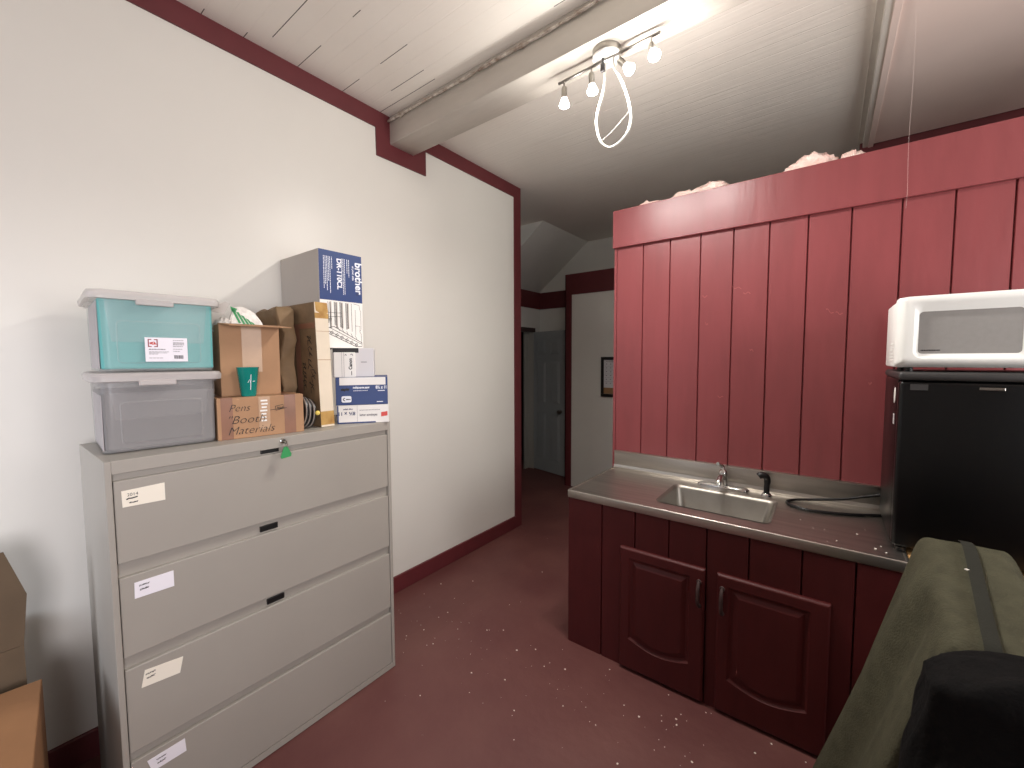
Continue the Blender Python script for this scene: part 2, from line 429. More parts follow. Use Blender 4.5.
# door opening trim and door
bm = bm_()
box(bm, HX-.005, HX+.018, 4.29, 5.13, 2.045, 2.105); box(bm, HX-.12, HX+.018, 4.29, 4.35, 0, 2.05)
struct('trim_6', bm, M['darktrim'])
bm = bm_(); box(bm, HX-.14, HX+.02, 5.075, 5.125, 0, 2.045, .003); box(bm, HX-.1, HX-.07, 4.99, 5.075, 0, 2.045); struct('trim_7', bm, M['doorframe'])
d = bpy.data.objects.new('door_1', None); COL.objects.link(d); d['kind'] = 'structure'
hinge = Vector((-3.505, 5.108, .012)); tip = Vector((-2.86, 4.955, .012))
dv = (tip-hinge); DW = dv.length; d.location = hinge; d.rotation_euler = (0, 0, math.atan2(dv.y, dv.x))
bm = bm_()
box(bm, 0, DW, -.018, .018, 0, 2.03, .002)
# six raised panels with moulded edges on the visible side
for x0, x1 in ((.10, DW/2-.045), (DW/2+.045, DW-.10)):
    for z0, z1 in ((1.70, 1.92), (1.0, 1.60), (.18, .86)):
        mx = axes((0, -.018, 0), (1, 0, 0), (0, 0, 1))
        o_ = rrect(x0, z0, x1, z1, .012, 2); i_ = rrect(x0+.022, z0+.022, x1-.022, z1-.022, .006, 2); j_ = rrect(x0+.045, z0+.045, x1-.045, z1-.045, .006, 2)
        rings = [[bm.verts.new(mx @ Vector((p[0], p[1], h))) for p in rg] for rg, h in ((o_, .0005), (i_, .007), (i_, -.001+.0025), (j_, .005))]
        for A, B in zip(rings, rings[1:]):
            for k in range(len(A)): bm.faces.new((A[k], A[(k+1) % len(A)], B[(k+1) % len(A)], B[k]))
        bm.faces.new(rings[-1])
obj('door_leaf', bm, M['door'], d)
bm = bm_(); lathe(bm, [(.0, 0), (.026, 0), (.026, .006), (.010, .012), (.010, .03), (.022, .038), (.028, .05), (.022, .062), (0, .066)], 16, along((0, -1, 0), (DW-.075, -.018, .90)))
obj('door_handle', bm, M['nickel'], d, True)

# notice in black frame
t = thing('picture_frame', 'black framed white notice on the hall wall beside the red partition', 'picture frame', (-2.19, FY, 1.19))
bm = bm_()
for a in ((0, .36, 0, .035), (0, .36, .445, .48), (0, .035, .035, .445), (.325, .36, .035, .445)):
    box(bm, a[0], a[1], -.024, 0, a[2], a[3], .003)
obj('frame', bm, M['frame'], t)
bm = bm_(); box(bm, .034, .326, -.012, -.002, .034, .446); sh = obj('notice_sheet', bm, M['paper'], t)
bm = bm_(); mx = axes((0, -.0125, 0), (1, 0, 0), (0, 0, 1)); quad(bm, mx, .035, .036, .325, .11); obj('printed_band', bm, M['tan'], t)
bm = bm_(); mx = axes((0, -.0128, 0), (1, 0, 0), (0, 0, 1))
for r in range(6):
    for cc in range(5): quad(bm, mx, .062+cc*.052, .16+r*.046, .062+cc*.052+.016, .16+r*.046+.008)
    quad(bm, mx, .05, .183+r*.046, .30, .185+r*.046)
quad(bm, mx, .06, .425, .2, .433)
obj('lettering', bm, M['inkgrey'], t)

# ------------------------------------------------------------------ red partition behind the sink
GR = [-1.165, -.983, -.812, -.634, -.457, -.281, -.108, .068, .252, .426, .602, .78, .955, 1.13, 1.305, 1.48]
bm = bm_()
box(bm, -1.163, 1.48, YP+.012, YP+.10, 0, 2.60)
for a, b in zip(GR, GR[1:]):
    g = .0045
    mx = axes((0, 0, 0), (1, 0, 0), (0, 1, 0))
    vs = [(a, YP+.0125), (a+.0005, YP+.012), (a+g, YP), (b-g, YP), (b-.0005, YP+.012), (b, YP+.0125)]
    prism(bm, vs, axes((0, 0, 2.60), (1, 0, 0), (0, 1, 0)), 2.60)
box(bm, -1.18, -1.163, YP-.004, YP+.104, 0, 2.60)
struct('wall_partition', bm, M['board'])
bm = bm_(); box(bm, -1.187, 1.48, YP-.022, YP+.002, 2.392, 2.638, .003); box(bm, -1.187, -1.163, YP, YP+.104, 2.392, 2.638)
tr = struct('trim_8', bm, M['board'])
bm = bm_()
for x in (-.98, -.62, -.14, .34, .82):
    for z in (2.44, 2.575):
        lathe(bm, [(0, 0), (.004, 0), (.003, -.002), (0, -.003)], 8, along((0, -1, 0), (x, YP-.0205, z)))
obj('nail', bm, M['ink'], tr)
# pale scuffs left on the painted boards
bm = bm_(); r9 = random.Random(12)
for x, z, ln_ in ((-.46, 2.06, .05), (-.40, 2.02, .035), (-.62, 2.02, .03), (-.60, 1.86, .02), (-.02, 1.90, .04), (.02, 1.88, .03), (-.36, 1.70, .02), (.16, 1.52, .012), (-.52, 1.42, .03)):
    mx = axes((x, YP-.0008, z), (1, 0, r9.uniform(-.8, .3)), (0, 0, 1))
    stroke(bm, mx, [(k*ln_/6, .006*math.sin(k*1.3+x*9)) for k in range(7)], .0035)
sc = obj('paint_scuff', bm, mat('pale_scuff', (176, 100, 98), .6, var=.2, vscale=40), bpy.data.objects['wall_partition']); sc['kind'] = 'stuff'
# pink insulation poking out of the partition top
bm = bm_()
for cx, wd, h in ((-.96, .10, .034), (-.72, .16, .048), (-.60, .14, .060), (-.10, .12, .075), (-.18, .08, .045), (.06, .06, .045)):
    s = bmesh.ops.create_icosphere(bm, subdivisions=4, radius=1.)
    for v in s['verts']:
        n = noise.noise(v.co*3+Vector((cx*9, 0, 0)))*.30+noise.noise(v.co*9+Vector((cx*5, 3, 0)))*.22
        v.co = Vector((cx+v.co.x*wd*(1+n), YP+.055+v.co.y*.048*(1+n*.6), 2.605+v.co.z*(h+.032)*(1+n*.9)))
o = obj('insulation', bm, M['insul'], smooth='all'); o['kind'] = 'stuff'
tag(o, 'tufts of pink fluffy insulation poking over the top edge of the red partition', 'insulation')
bm = bm_(); tube(bm, smoothpath([(.26, 2.672, 2.34), (.262, 2.670, 2.42), (.258, 2.668, 2.64), (.262, 2.67, 2.9), (.262, 2.67, 3.203)], 5), .00035, 5)
tag(obj('thread', bm, M['thread'], smooth='all'), 'thin white thread hanging from the ceiling panel in front of the red partition', 'thread')

# ================================================================== SINK CABINET
CF = 2.053; CL, CR = -1.160, .245
t = thing('sink_cabinet', 'dark red painted wooden sink cabinet with two arched-panel doors', 'cabinet', (-.46, 2.37, 0))
bm = bm_()
box(bm, CL+.004, CR, CF+.012, CF+.03, 0, .866); box(bm, CL+.004, CL+.02, CF+.03, YP-.012, 0, .866); box(bm, CR-.016, CR, CF+.03, YP-.012, 0, .866); box(bm, CL+.02, CR-.016, CF+.03, YP-.012, .04, .055)
cg = [CL, -.956, -.771, -.599, -.426, -.252, -.060, .112, CR]
for a, b in zip(cg, cg[1:]):
    g = .004
    prism(bm, [(a, CF+.0125), (a+.0005, CF+.012), (a+g, CF), (b-g, CF), (b-.0005, CF+.012), (b, CF+.0125)], axes((0, 0, .866), (1, 0, 0), (0, 1, 0)), .866)
box(bm, CL-.004, CL+.006, CF+.002, YP-.012, 0, .866)
obj('body', bm, M['cabinet_red'], t, world=True)
# rail filling behind the doors
def cab_door(x0, x1, hinge_left):
    z0, z1 = .012, .664
    yf, yb = CF-.024, CF-.001
    bm = bm_()
    mx = axes((0, yf, 0), (1, 0, 0), (0, 0, 1))
    ox0, ox1 = x0+.049, x1-.064; pz1 = z1-.050; pz0 = .178
    def arch(inset, n=14):
        a0, a1 = ox0+inset, ox1-inset; bot = pz0+inset*.9; top = pz1-inset
        out = [(a0, top), (a0, bot)]
        for k in range(1, n):
            s = k/n; out.append((a0+(a1-a0)*s, bot-.034*math.sin(math.pi*s)))
        out += [(a1, bot), (a1, top)]
        return out
    outer = [(x0, z1), (x0, z0)]
    n = 14
    for k in range(1, n): outer.append((x0+(x1-x0)*k/n, z0))
    outer += [(x1, z0), (x1, z1)]
    b_out = .008
    def inset_outer(q):
        r = []
        for (x, z) in outer:
            r.append((min(max(x, x0+q), x1-q), min(max(z, z0+q), z1-q)))
        return r
    lay = [(outer, -(yb-yf)), (outer, -.009), (inset_outer(.006), -.002), (inset_outer(.010), 0.), (arch(0.), 0.), (arch(.008), -.009), (arch(.014), -.010), (arch(.020), -.010), (arch(.038), -.002), (arch(.042), -.001)]
    rings = [[bm.verts.new(mx @ Vector((p[0], p[1], h))) for p in rg] for rg, h in lay]
    for A, B in zip(rings, rings[1:]):
        for k in range(len(A)): bm.faces.new((A[k], A[(k+1) % len(A)], B[(k+1) % len(A)], B[k]))
    bm.faces.new(rings[-1]); bm.faces.new(rings[0][::-1])
    dr = obj('door', bm, M['cabinet_red'], t, world=True)
    hx = x1-.024 if hinge_left else x0+.024
    bm = bm_()
    pth = smoothpath([(hx, yf, .60), (hx, yf-.010, .598), (hx, yf-.024, .575), (hx, yf-.026, .542), (hx, yf-.024, .509), (hx, yf-.010, .486), (hx, yf, .484)], 4)
    tube(bm, pth, [.0055+.003*math.sin(math.pi*i/(len(pth)-1))*(1 if abs(i-12) < 7 else .4) for i in range(len(pth))], 8)
    for z in (.60, .484): lathe(bm, [(0, 0), (.012, 0), (.010, .004), (0, .005)], 10, along((0, -1, 0), (hx, yf, z)))
    h = obj('handle', bm, M['darktrim'], None, True)
    h.parent = dr
    # dr mesh is local to t; handle in the same space
    h.data.transform(Matrix.Translation(-Vector(t.location)))
    return dr
cab_door(-.842, -.426, True); cab_door(-.375, .040, False)

# worktop with sink bowl, splashback
t = thing('countertop', 'stainless steel worktop with built-in sink bowl and splashback', 'countertop', (-.46, 2.37, .866))
bm = bm_()
X0, X1, Y0, Y1 = CL+.001, .258, CF-.012, YP-.002
bx0, bx1, by0, by1 = -.70, -.19, 2.155, 2.515
hole = rrect(bx0, by0, bx1, by1, .035, 5)
ZT = .90
def ringverts(pl, z): return [bm.verts.new((p[0], p[1], z)) for p in pl]
# top sheet: outer rectangle sampled to match the hole ring
def outer_match(pl):
    out = []
    cx, cy = (bx0+bx1)/2, (by0+by1)/2
    for i, (x, y) in enumerate(pl):
        q = i//6
        out.append([(X1, Y1), (X0, Y1), (X0, Y0), (X1, Y0)][q])
    return out
oc = outer_match(hole)
O4 = {c: bm.verts.new((c[0], c[1], ZT)) for c in set(oc)}
H0 = ringverts(hole, ZT)
nh = len(hole)
for k in range(nh):
    k2 = (k+1) % nh; a, b2 = O4[oc[k]], O4[oc[k2]]
    if a is b2: bm.faces.new((a, H0[k2], H0[k]))
    else: bm.faces.new((a, b2, H0[k2], H0[k]))
# front roll edge, left and right returns
box(bm, X0, X1, Y0-.006, Y0+.012, ZT-.040, ZT+.005, .005, 3)
box(bm, X0-.004, X0+.010, Y0, Y1, ZT-.034, ZT+.004, .003)
box(bm, X1-.008, X1+.003, Y0, Y1, ZT-.034, ZT+.003, .003)
obj('top_sheet', bm, M['steel'], t, world=True, smooth=True)
bm = bm_()
lay = [(0., ZT+.001), (-.006, ZT+.003), (.003, ZT-.001), (.010, ZT-.015), (.022, ZT-.14), (.04, ZT-.158), (.12, ZT-.163)]
rings = [[bm.verts.new((p[0], p[1], z)) for p in rrect(bx0+i, by0+i, bx1-i, by1-i, max(.035-i*.1, .02)+(.02 if i > .02 else 0), 5)] for i, z in lay[1:]]
for A, B in zip(rings, rings[1:]):
    for k in range(nh): bm.faces.new((A[k], A[(k+1) % nh], B[(k+1) % nh], B[k]))
bm.faces.new(rings[-1])
obj('sink_bowl', bm, M['steel_bowl'], t, world=True, smooth=True)
bm = bm_()
lathe(bm, [(.0, .001), (.02, .001), (.032, .004), (.036, .0)], 16, Matrix.Translation((-.445, 2.335, ZT-.163)))
obj('drain', bm, M['chrome'], t, world=True, smooth=True)
bm = bm_()
box(bm, X0, X1, YP-.022, YP-.001, ZT-.002, 1.016, .003); box(bm, X0, X1, YP-.030, YP-.001, 1.010, 1.018, .003)
vs = [(Y1-.022, ZT), (Y1-.045, ZT+.0005), (Y1-.028, ZT+.006), (Y1-.022, ZT+.024)]
prism(bm, vs, axes((X1, 0, 0), (0, 1, 0), (0, 0, 1)), X1-X0)
obj('splashback', bm, M['steel'], t, world=True, smooth=True)

# faucet
t = thing('faucet', 'chrome single-lever faucet behind the steel sink bowl', 'faucet', (-.462, 2.60, ZT))
bm = bm_()
pl = rrect(-.135, -.028, .135, .028, .027, 6)
rings = [[bm.verts.new((p[0]*s, p[1]*s, z)) for p in pl] for s, z in ((1, 0), (1, .010), (.94, .018), (.85, .020))]
for A, B in zip(rings, rings[1:]):
    for k in range(len(A)): bm.faces.new((A[k], A[(k+1) % len(A)], B[(k+1) % len(A)], B[k]))
bm.faces.new(rings[-1]); obj('base_plate', bm, M['chrome'], t, True)
bm = bm_(); lathe(bm, [(0, .018), (.026, .018), (.024, .035), (.022, .075), (.024, .085), (.021, .10), (.012, .112), (0, .115)], 20); obj('faucet_body', bm, M['chrome'], t, True)
bm = bm_(); pth = smoothpath([(0, 0, .055), (.0, -.045, .078), (.004, -.10, .086), (.006, -.145, .076), (.006, -.158, .052)], 6)
tube(bm, pth, [.017-.005*i/(len(pth)-1) for i in range(len(pth))], 12); obj('spout', bm, M['chrome'], t, True)
bm = bm_(); pth = smoothpath([(0, 0, .105), (-.004, .004, .122), (-.012, -.01, .138), (-.02, -.045, .15)], 6)
tube(bm, pth, [.013-.004*i/(len(pth)-1) for i in range(len(pth))], 10); obj('lever', bm, M['chrome'], t, True)
t = thing('sprayer', 'black side sprayer standing in the worktop right of the faucet', 'sprayer', (-.246, 2.60, ZT))
bm = bm_(); lathe(bm, [(.0, 0), (.027, 0), (.026, .006), (.019, .014), (0, .014)], 16); obj('collar', bm, M['chrome'], t, True)
bm = bm_(); pth = smoothpath([(0, 0, .012), (0, 0, .05), (.002, .002, .085), (-.004, -.004, .106), (-.026, -.012, .112), (-.038, -.016, .104)], 5)
tube(bm, pth, [.014]*8+[.016]*9+[.017]*(len(pth)-17), 12); obj('spray_head', bm, M['black'], t, True)
# loose cable on the worktop
bm = bm_()
pth = smoothpath([(.245, 2.585, ZT+.007), (.10, 2.495, ZT+.007), (-.04, 2.452, ZT+.007), (-.115, 2.475, ZT+.007), (-.148, 2.53, ZT+.007), (-.12, 2.585, ZT+.008), (-.06, 2.61, ZT+.014), (0, 2.62, ZT+.024), (.08, 2.63, ZT+.04), (.16, 2.64, ZT+.065), (.24, 2.65, ZT+.09), (.30, 2.655, ZT+.11)], 6)
tube(bm, pth, .0068, 8)
tag(obj('power_cable', bm, M['black'], smooth='all'), 'black cable looped on the steel worktop beside the fridge', 'cable')

# ================================================================== FRIDGE, MICROWAVE, PINE TABLE
t = thing('table', 'pine-topped table under the black fridge, mostly hidden', 'table', (.74, 2.36, 0))
bm = bm_(); box(bm, .264, 1.22, 2.035, 2.66, .868, .898, .003); obj('tabletop', bm, M['pine'], t, world=True)
for x, y in ((.31, 2.09), (1.17, 2.09), (.31, 2.61), (1.17, 2.61)):
    bm = bm_(); box(bm, x-.03, x+.03, y-.03, y+.03, 0, .868, .003); obj('leg', bm, M['pine'], t, world=True)
FX0, FX1, FY0, FY1, FZ0, FZ1 = .215, .70, 2.13, 2.60, .918, 1.596
t = thing('mini_fridge', 'black compact fridge standing at the right end of the worktop', 'fridge', (.45, 2.365, .90))
bm = bm_(); box(bm, FX0, FX1, FY0+.055, FY1, FZ0, FZ1-.03, .008, 2); obj('body', bm, M['fridge'], t, world=True, smooth=True)
bm = bm_(); box(bm, FX0, FX1, FY0, FY0+.05, FZ0+.005, FZ1-.035, .014, 3); obj('door', bm, M['fridge'], t, world=True, smooth=True)
bm = bm_(); box(bm, FX0-.004, FX1+.004, FY0-.004, FY1, FZ1-.032, FZ1, .012, 3); obj('top_cover', bm, M['charcoal'], t, world=True, smooth=True)
bm = bm_(); box(bm, FX0+.205, FX0+.265, FY0-.004, FY0+.002, FZ1-.062, FZ1-.052, .002); obj('badge', bm, M['nickel'], t, world=True)
bm = bm_(); box(bm, FX0+.03, FX0+.078, FY0-.0015, FY0+.002, FZ1-.068, FZ1-.046); obj('sticker', bm, M['charcoal'], t, world=True)
bm = bm_(); lathe(bm, [(0, .0015), (.026, .0015), (.026, -.001)], 20, along((-1, 0, 0), (FX0, 2.24, 1.50)) @ Matrix.Diagonal((1.2, .8, 1, 1))); o = obj('sticker', bm, M['white'], t, world=True); o['label'] = 'white oval sticker'
bm = bm_(); box(bm, FX0-.0015, FX0+.001, 2.225, 2.255, 1.385, 1.425); obj('sticker', bm, M['palegrey'], t, world=True)
for x in (FX0+.03, FX1-.03):
    for y in (FY0+.04, FY1-.04):
        bm = bm_(); lathe(bm, [(0, 0), (.018, 0), (.018, .016), (.012, .02), (0, .02)], 12, Matrix.Translation((x, y, .90))); obj('foot', bm, M['black'], t, world=True)

MX0, MX1, MY0, MY1, MZ0, MZ1 = .196, .70, 2.125, 2.46, 1.612, 1.878
t = thing('microwave', 'white microwave with grey window on top of the black fridge', 'microwave', (.44, 2.29, 1.596))
bm = bm_(); box(bm, MX0+.004, MX1-.004, MY0+.05, MY1, MZ0, MZ1-.014, .008, 2)
for k in range(6):
    for r in range(5): box(bm, MX0+.0025, MX0+.006, MY0+.085+r*.022, MY0+.098+r*.022, MZ0+.022+k*.013, MZ0+.028+k*.013)
obj('body', bm, M['microwhite'], t, world=True, smooth=True)
# moulded front: frame that funnels into the window
bm = bm_(); mx = axes((0, MY0, 0), (1, 0, 0), (0, 0, 1))
def mf(x0, z0, x1, z1, r): return rrect(x0, z0, x1, z1, r, 5)
WX0, WX1, WZ0, WZ1 = .262, .512, 1.664, 1.816
lay = [(mf(MX0+.004, MZ0+.004, MX1-.004, MZ1-.004, .012), -.055), (mf(MX0+.004, MZ0+.004, MX1-.004, MZ1-.004, .012), -.03), (mf(MX0+.022, MZ0+.018, MX1-.01, MZ1-.004, .014), -.004), (mf(MX0+.030, MZ0+.026, MX1-.02, MZ1-.012, .016), 0),
       (mf(MX0+.05, MZ0+.034, WX1+.035, MZ1-.030, .026), -.001), (mf(WX0-.006, WZ0-.006, WX1+.006, WZ1+.006, .014), -.014), (mf(WX0, WZ0, WX1, WZ1, .012), -.015)]
rings = [[bm.verts.new(mx @ Vector((p[0], p[1], h))) for p in rg] for rg, h in lay]
for A, B in zip(rings, rings[1:]):
    for k in range(len(A)): bm.faces.new((A[k], A[(k+1) % len(A)], B[(k+1) % len(A)], B[k]))
bm.faces.new(rings[0][::-1])
fr = obj('front_frame', bm, M['microwhite'], t, world=True, smooth=True)
bm = bm_(); prism(bm, mf(WX0-.001, WZ0-.001, WX1+.001, WZ1+.001, .012), axes((0, MY0+.0145, 0), (1, 0, 0), (0, 0, 1)), .006); obj('window', bm, M['microglass'], t, world=True)
bm = bm_(); mx2 = axes((0, MY0+.0140, 0), (1, 0, 0), (0, 0, 1)); r2 = random.Random(3)
x = WX0+.007
while x < WX0+.058:
    wd = r2.choice((.002, .003, .004)); quad(bm, mx2, x, WZ0+.009, x+wd, WZ0+.0135); x += wd+.0011
obj('lettering', bm, M['ink'], t, world=True)
bm = bm_(); mx2 = axes((0, MY0-.0005, 0), (1, 0, 0), (0, 0, 1))
quad(bm, mx2, .565, 1.80, .665, 1.83)
obj('display', bm, M['black'], t, world=True)
for r in range(4):
    for c in range(3):
        bm = bm_(); box(bm, .566+c*.036, .594+c*.036, MY0-.003, MY0+.003, 1.665+r*.030, 1.685+r*.030, .002); obj('button', bm, M['palegrey'], t, world=True)
for x in (MX0+.05, MX1-.05):
    for y in (MY0+.08, MY1-.05):
        bm = bm_(); lathe(bm, [(0, 0), (.014, 0), (.012, .018), (0, .018)], 10, Matrix.Translation((x, y, 1.596))); obj('foot', bm, M['black'], t, world=True)

# ================================================================== FILE CABINET
FXX = -1.80; Yl, Yr = .238, 1.309
t = thing('file_cabinet', 'wide putty grey metal lateral file cabinet with four drawers', 'file cabinet', (-2.04, .77, 0))
bm = bm_()
box(bm, -2.28, FXX-.032, Yl, Yr, .004, 1.33, .002)
box(bm, FXX-.034, FXX, Yl, Yl+.017, .004, 1.33, .002); box(bm, FXX-.034, FXX, Yr-.017, Yr, .004, 1.33, .002)
box(bm, FXX-.034, FXX, Yl+.0165, Yr-.0165, 1.286, 1.33, .002); box(bm, FXX-.034, FXX, Yl+.0165, Yr-.0165, .004, .03)
obj('body', bm, M['filegrey'], t, world=True)
dz = [(.99, 1.263), (.672, .942), (.340, .630), (.032, .308)]
labs = [[(.275, 1.228), (.385, 1.231), (.385, 1.171), (.276, 1.174)], [(.293, .915), (.396, .915), (.396, .859), (.292, .861)], [(.306, .605), (.41, .592), (.399, .538), (.295, .549)], [(.298, .285), (.402, .288), (.405, .239), (.310, .238)]]
pulls = [(.695, .764, 1.269, 1.285), (.681, .749, .950, .973), (.696, .764, .638, .661), None]
for i, (z0, z1) in enumerate(dz):
    bm = bm_()
    box(bm, FXX-.020, FXX-.002, Yl+.0195, Yr-.0195, z0, z1, .003, 2)
    # sloped finger rail above the drawer front
    zt = [1.286, .99, .672, .340][i]
    prism(bm, [(Yl+.018, z1-.004), (Yr-.018, z1-.004), (Yr-.018, zt-.002), (Yl+.018, zt-.002)], axes((FXX-.018, 0, 0), (0, 1, 0), (0, 0, 1)), .012)
    dr = obj('drawer', bm, M['filegrey'], t, world=True)
    def sub(name, b2, m, lb=None):
        b2.transform(Matrix.Translation(-Vector(t.location)))
        o2 = obj(name, b2, m, dr)
        if lb: o2['label'] = lb
        return o2
    if pulls[i]:
        p = pulls[i]
        bm = bm_(); box(bm, FXX-.019, FXX-.010, p[0], p[1], p[2], p[3], .002); sub('latch', bm, M['black'])
    bm = bm_(); prism(bm, labs[i], axes((FXX-.0008, 0, 0), (0, 1, 0), (0, 0, 1)), .0012); sub('label_card', bm, M['label'] if i in (0, 2) else M['label_blue'])
    bm = bm_(); y0, zz = labs[i][3][0]+.012, labs[i][3][1]
    mx = axes((FXX-.0004, y0, zz), (0, 1, 0), (0, 0, 1))
    if i == 0:
        text_bm(bm, '2014', .014, mx @ Matrix.Translation((0, .034, 0)))
        stroke(bm, mx, [(-.002, .024), (.004, .027), (.012, .026), (.026, .028)], .004); scribble(bm, mx, .004, .012, .022, .006, .0016, rnd)
    else:
        scribble(bm, mx, .0, .040 if i < 3 else .034, .026, .007, .0014, rnd); scribble(bm, mx, .002, .026 if i < 3 else .02, .022, .008, .0018, rnd)
    sub('handwriting', bm, M['ink'])
# lock with ring, key and green tag
bm = bm_(); lathe(bm, [(0, .008), (.008, .008), (.012, .004), (.013, 0), (.013, -.001)], 16, along((1, 0, 0), (FXX, .776, 1.312))); obj('lock', bm, M['chrome'], t, world=True, smooth=True)
kt = thing('key', 'key with green plastic tag hanging from the file cabinet lock', 'key', (FXX+.008, .776, 1.312))
bm = bm_(); box(bm, FXX+.006, FXX+.022, .7748, .7772, 1.3095, 1.3145); lathe(bm, [(.004, -.001), (.010, -.001), (.010, .001), (.004, .001), (.004, -.001)], 12, along((0, 1, 0), (FXX+.028, .776, 1.312))); obj('key_blade', bm, M['nickel'], kt, world=True)
bm = bm_(); tube(bm, [(FXX+.030+.009*math.cos(a*.5236), .776+.001*math.sin(a), 1.300+.012*math.sin(a*.5236)) for a in range(12)], .0011, 6, closed=True); obj('key_ring', bm, M['chrome'], kt, world=True)
bm = bm_(); prism(bm, [(-.006, .0), (.006, 0), (.021, -.034), (.018, -.044), (-.018, -.046), (-.022, -.038)], axes((FXX+.032, .773, 1.293), (0, 1, .05), (-.1, 0, 1)), .004); obj('key_tag', bm, M['greenkey'], kt, world=True)

# ================================================================== THINGS ON THE FILE CABINET
ZB = 1.3305
def rect_box(name, m, parent, w_, d_, h_, z=0., bev=.002, y=0., x=0.):
    bm = bm_(); box(bm, x-d_, x, y, y+w_, z, z+h_, bev); return obj(name, bm, m, parent)
def face(z=0., y=0., x=.0006): return axes((x, y, z), (0, 1, 0), (0, 0, 1))
# --- clear storage bins
def bin_(label, z, w_, yaw, loc, mbody, mfill, filh, labelled):
    t = thing('storage_bin', label, 'storage bin', (loc[0], loc[1], z), yaw)
    H = .262; D = .365; tp = .003
    bm = bm_()
    def ring(zz, i, r=.03): return [bm.verts.new((p[0], p[1], zz)) for p in rrect(-D-i, -i, i, w_+i, r, 5)]
    def skin(lay):
        rr = [ring(*l) for l in lay]
        for A, B in zip(rr, rr[1:]):
            for k in range(len(A)): bm.faces.new((A[k], A[(k+1) % len(A)], B[(k+1) % len(A)], B[k]))
        return rr
    rr = skin([(0.004, -.02), (0, -.012), (.004, 0), (H-.022, tp), (H-.022, tp+.006), (H-.008, tp+.008), (H-.008, tp-.004), (.008, -.006)])
    bm.faces.new(rr[0][::-1]); bm.faces.new(rr[-1])
    b = obj('bin_body', bm, mbody, t, True)
    bm = bm_(); mx = axes((.0022+tp*.3, 0, 0), (0, 1, 0), (.012, 0, 1))
    po = rrect(.045, .03, w_-.045, .178, .014, 4); pi = rrect(.049, .034, w_-.049, .174, .012, 4)
    A = [bm.verts.new(mx @ Vector((p[0], p[1], .001))) for p in po]; B = [bm.verts.new(mx @ Vector((p[0], p[1], .004))) for p in pi]
    for k in range(len(A)): bm.faces.new((A[k], A[(k+1) % len(A)], B[(k+1) % len(A)], B[k]))
    obj('moulded_panel', bm, mbody, t, True)
    bm = bm_()
    rr = skin([(H-.016, tp+.012, .034), (H-.014, tp+.020, .036), (H+.004, tp+.022, .038), (H+.014, tp+.016, .036), (H+.016, tp+.006, .03), (H+.006, tp-.004, .03)])
    bm.faces.new(rr[-1])
    obj('lid', bm, M['lid'], t, True)
    bm = bm_(); box(bm, tp+.010, tp+.024, w_*.30, w_*.62, H-.030, H-.010, .004); box(bm, -D*.62, -D*.38, -tp-.026, -tp-.010, H-.05, H-.01, .004) if False else None
    obj('latch', bm, M['lid'], t)
    bm = bm_(); q_ = [box(bm, -D+.015, -.003, .0035, w_-.003, .010, filh, .006)]
    for v in bm.verts:
        k_ = (filh-v.co.z)/filh*.002; v.co.y += k_ if v.co.y < w_/2 else -k_; v.co.x += -k_*.9 if v.co.x > -D/2 else k_*.9
   
    obj('contents', bm, mfill, t)
    bm = bm_(); box(bm, -D+.03, -.012, .0012, .0028, .012, filh-.01); o = obj('paper_sheet', bm, M['sheet'], t); o['label'] = 'white paper seen through the side'
    return t
W1 = .322
bin_('smoky grey lidded plastic bin sitting directly on the file cabinet', ZB, W1, math.radians(-4), (-1.932, .258), M['bin_grey'], M['grey_files'], .21, False)
tb = bin_('clear lidded plastic bin holding aqua files, stacked on the grey bin', ZB+.2795, W1+.002, math.radians(-4), (-1.932, .260), M['bin'], M['teal_files'], .250, True)
bm = bm_(); mx = face(0, 0, .0085) @ Matrix.Translation((.109, .034, 0)); mx = axes((.0046, .118, .036), (0, 1, 0), (.012, 0, 1))
quad(bm, mx, 0, 0, .120, .086); lc = obj('label_card', bm, M['label_blue'], tb)
mx2 = mx @ Matrix.Translation((0, 0, .0006))
bm = bm_()
for sx in (0, 1):
    xx = .008+sx*.024; quad(bm, mx2, xx, .052, xx+.003, .080)
    for z in (.052, .077): quad(bm, mx2, .008+sx*.017, z, .018+sx*.017, z+.003)
o = obj('bracket_logo', bm, M['inkmaroon'], None); o.parent = lc
bm = bm_(); scribble(bm, mx2, .013, .066, .016, .010, .0035, random.Random(4), 3); o = obj('logo_mark', bm, M['inkred'], None); o.parent = lc
bm = bm_()
for i, (a, b, z, h) in enumerate(((.010, .058, .042, .0035), (.010, .066, .034, .0018), (.010, .060, .030, .0018), (.010, .034, .026, .0018), (.010, .050, .012, .0018), (.078, .112, .076, .0018), (.078, .110, .066, .0035), (.078, .110, .060, .003), (.078, .108, .054, .002), (.078, .104, .044, .002), (.078, .096, .036, .002))):
    x = a
    while x < b-.002:
        wd = .003+.006*rnd.random(); quad(bm, mx2, x, z, min(x+wd, b), z+h); x += wd+.0014
o = obj('lettering', bm, M['inkgrey'], None); o.parent = lc
bm = bm_(); x = .080
while x < .106:
    wd = rnd.choice((.0008, .0014, .0022)); quad(bm, mx2, x, .010, x+wd, .023); x += wd+.0011
o = obj('barcode', bm, M['ink'], None); o.parent = lc

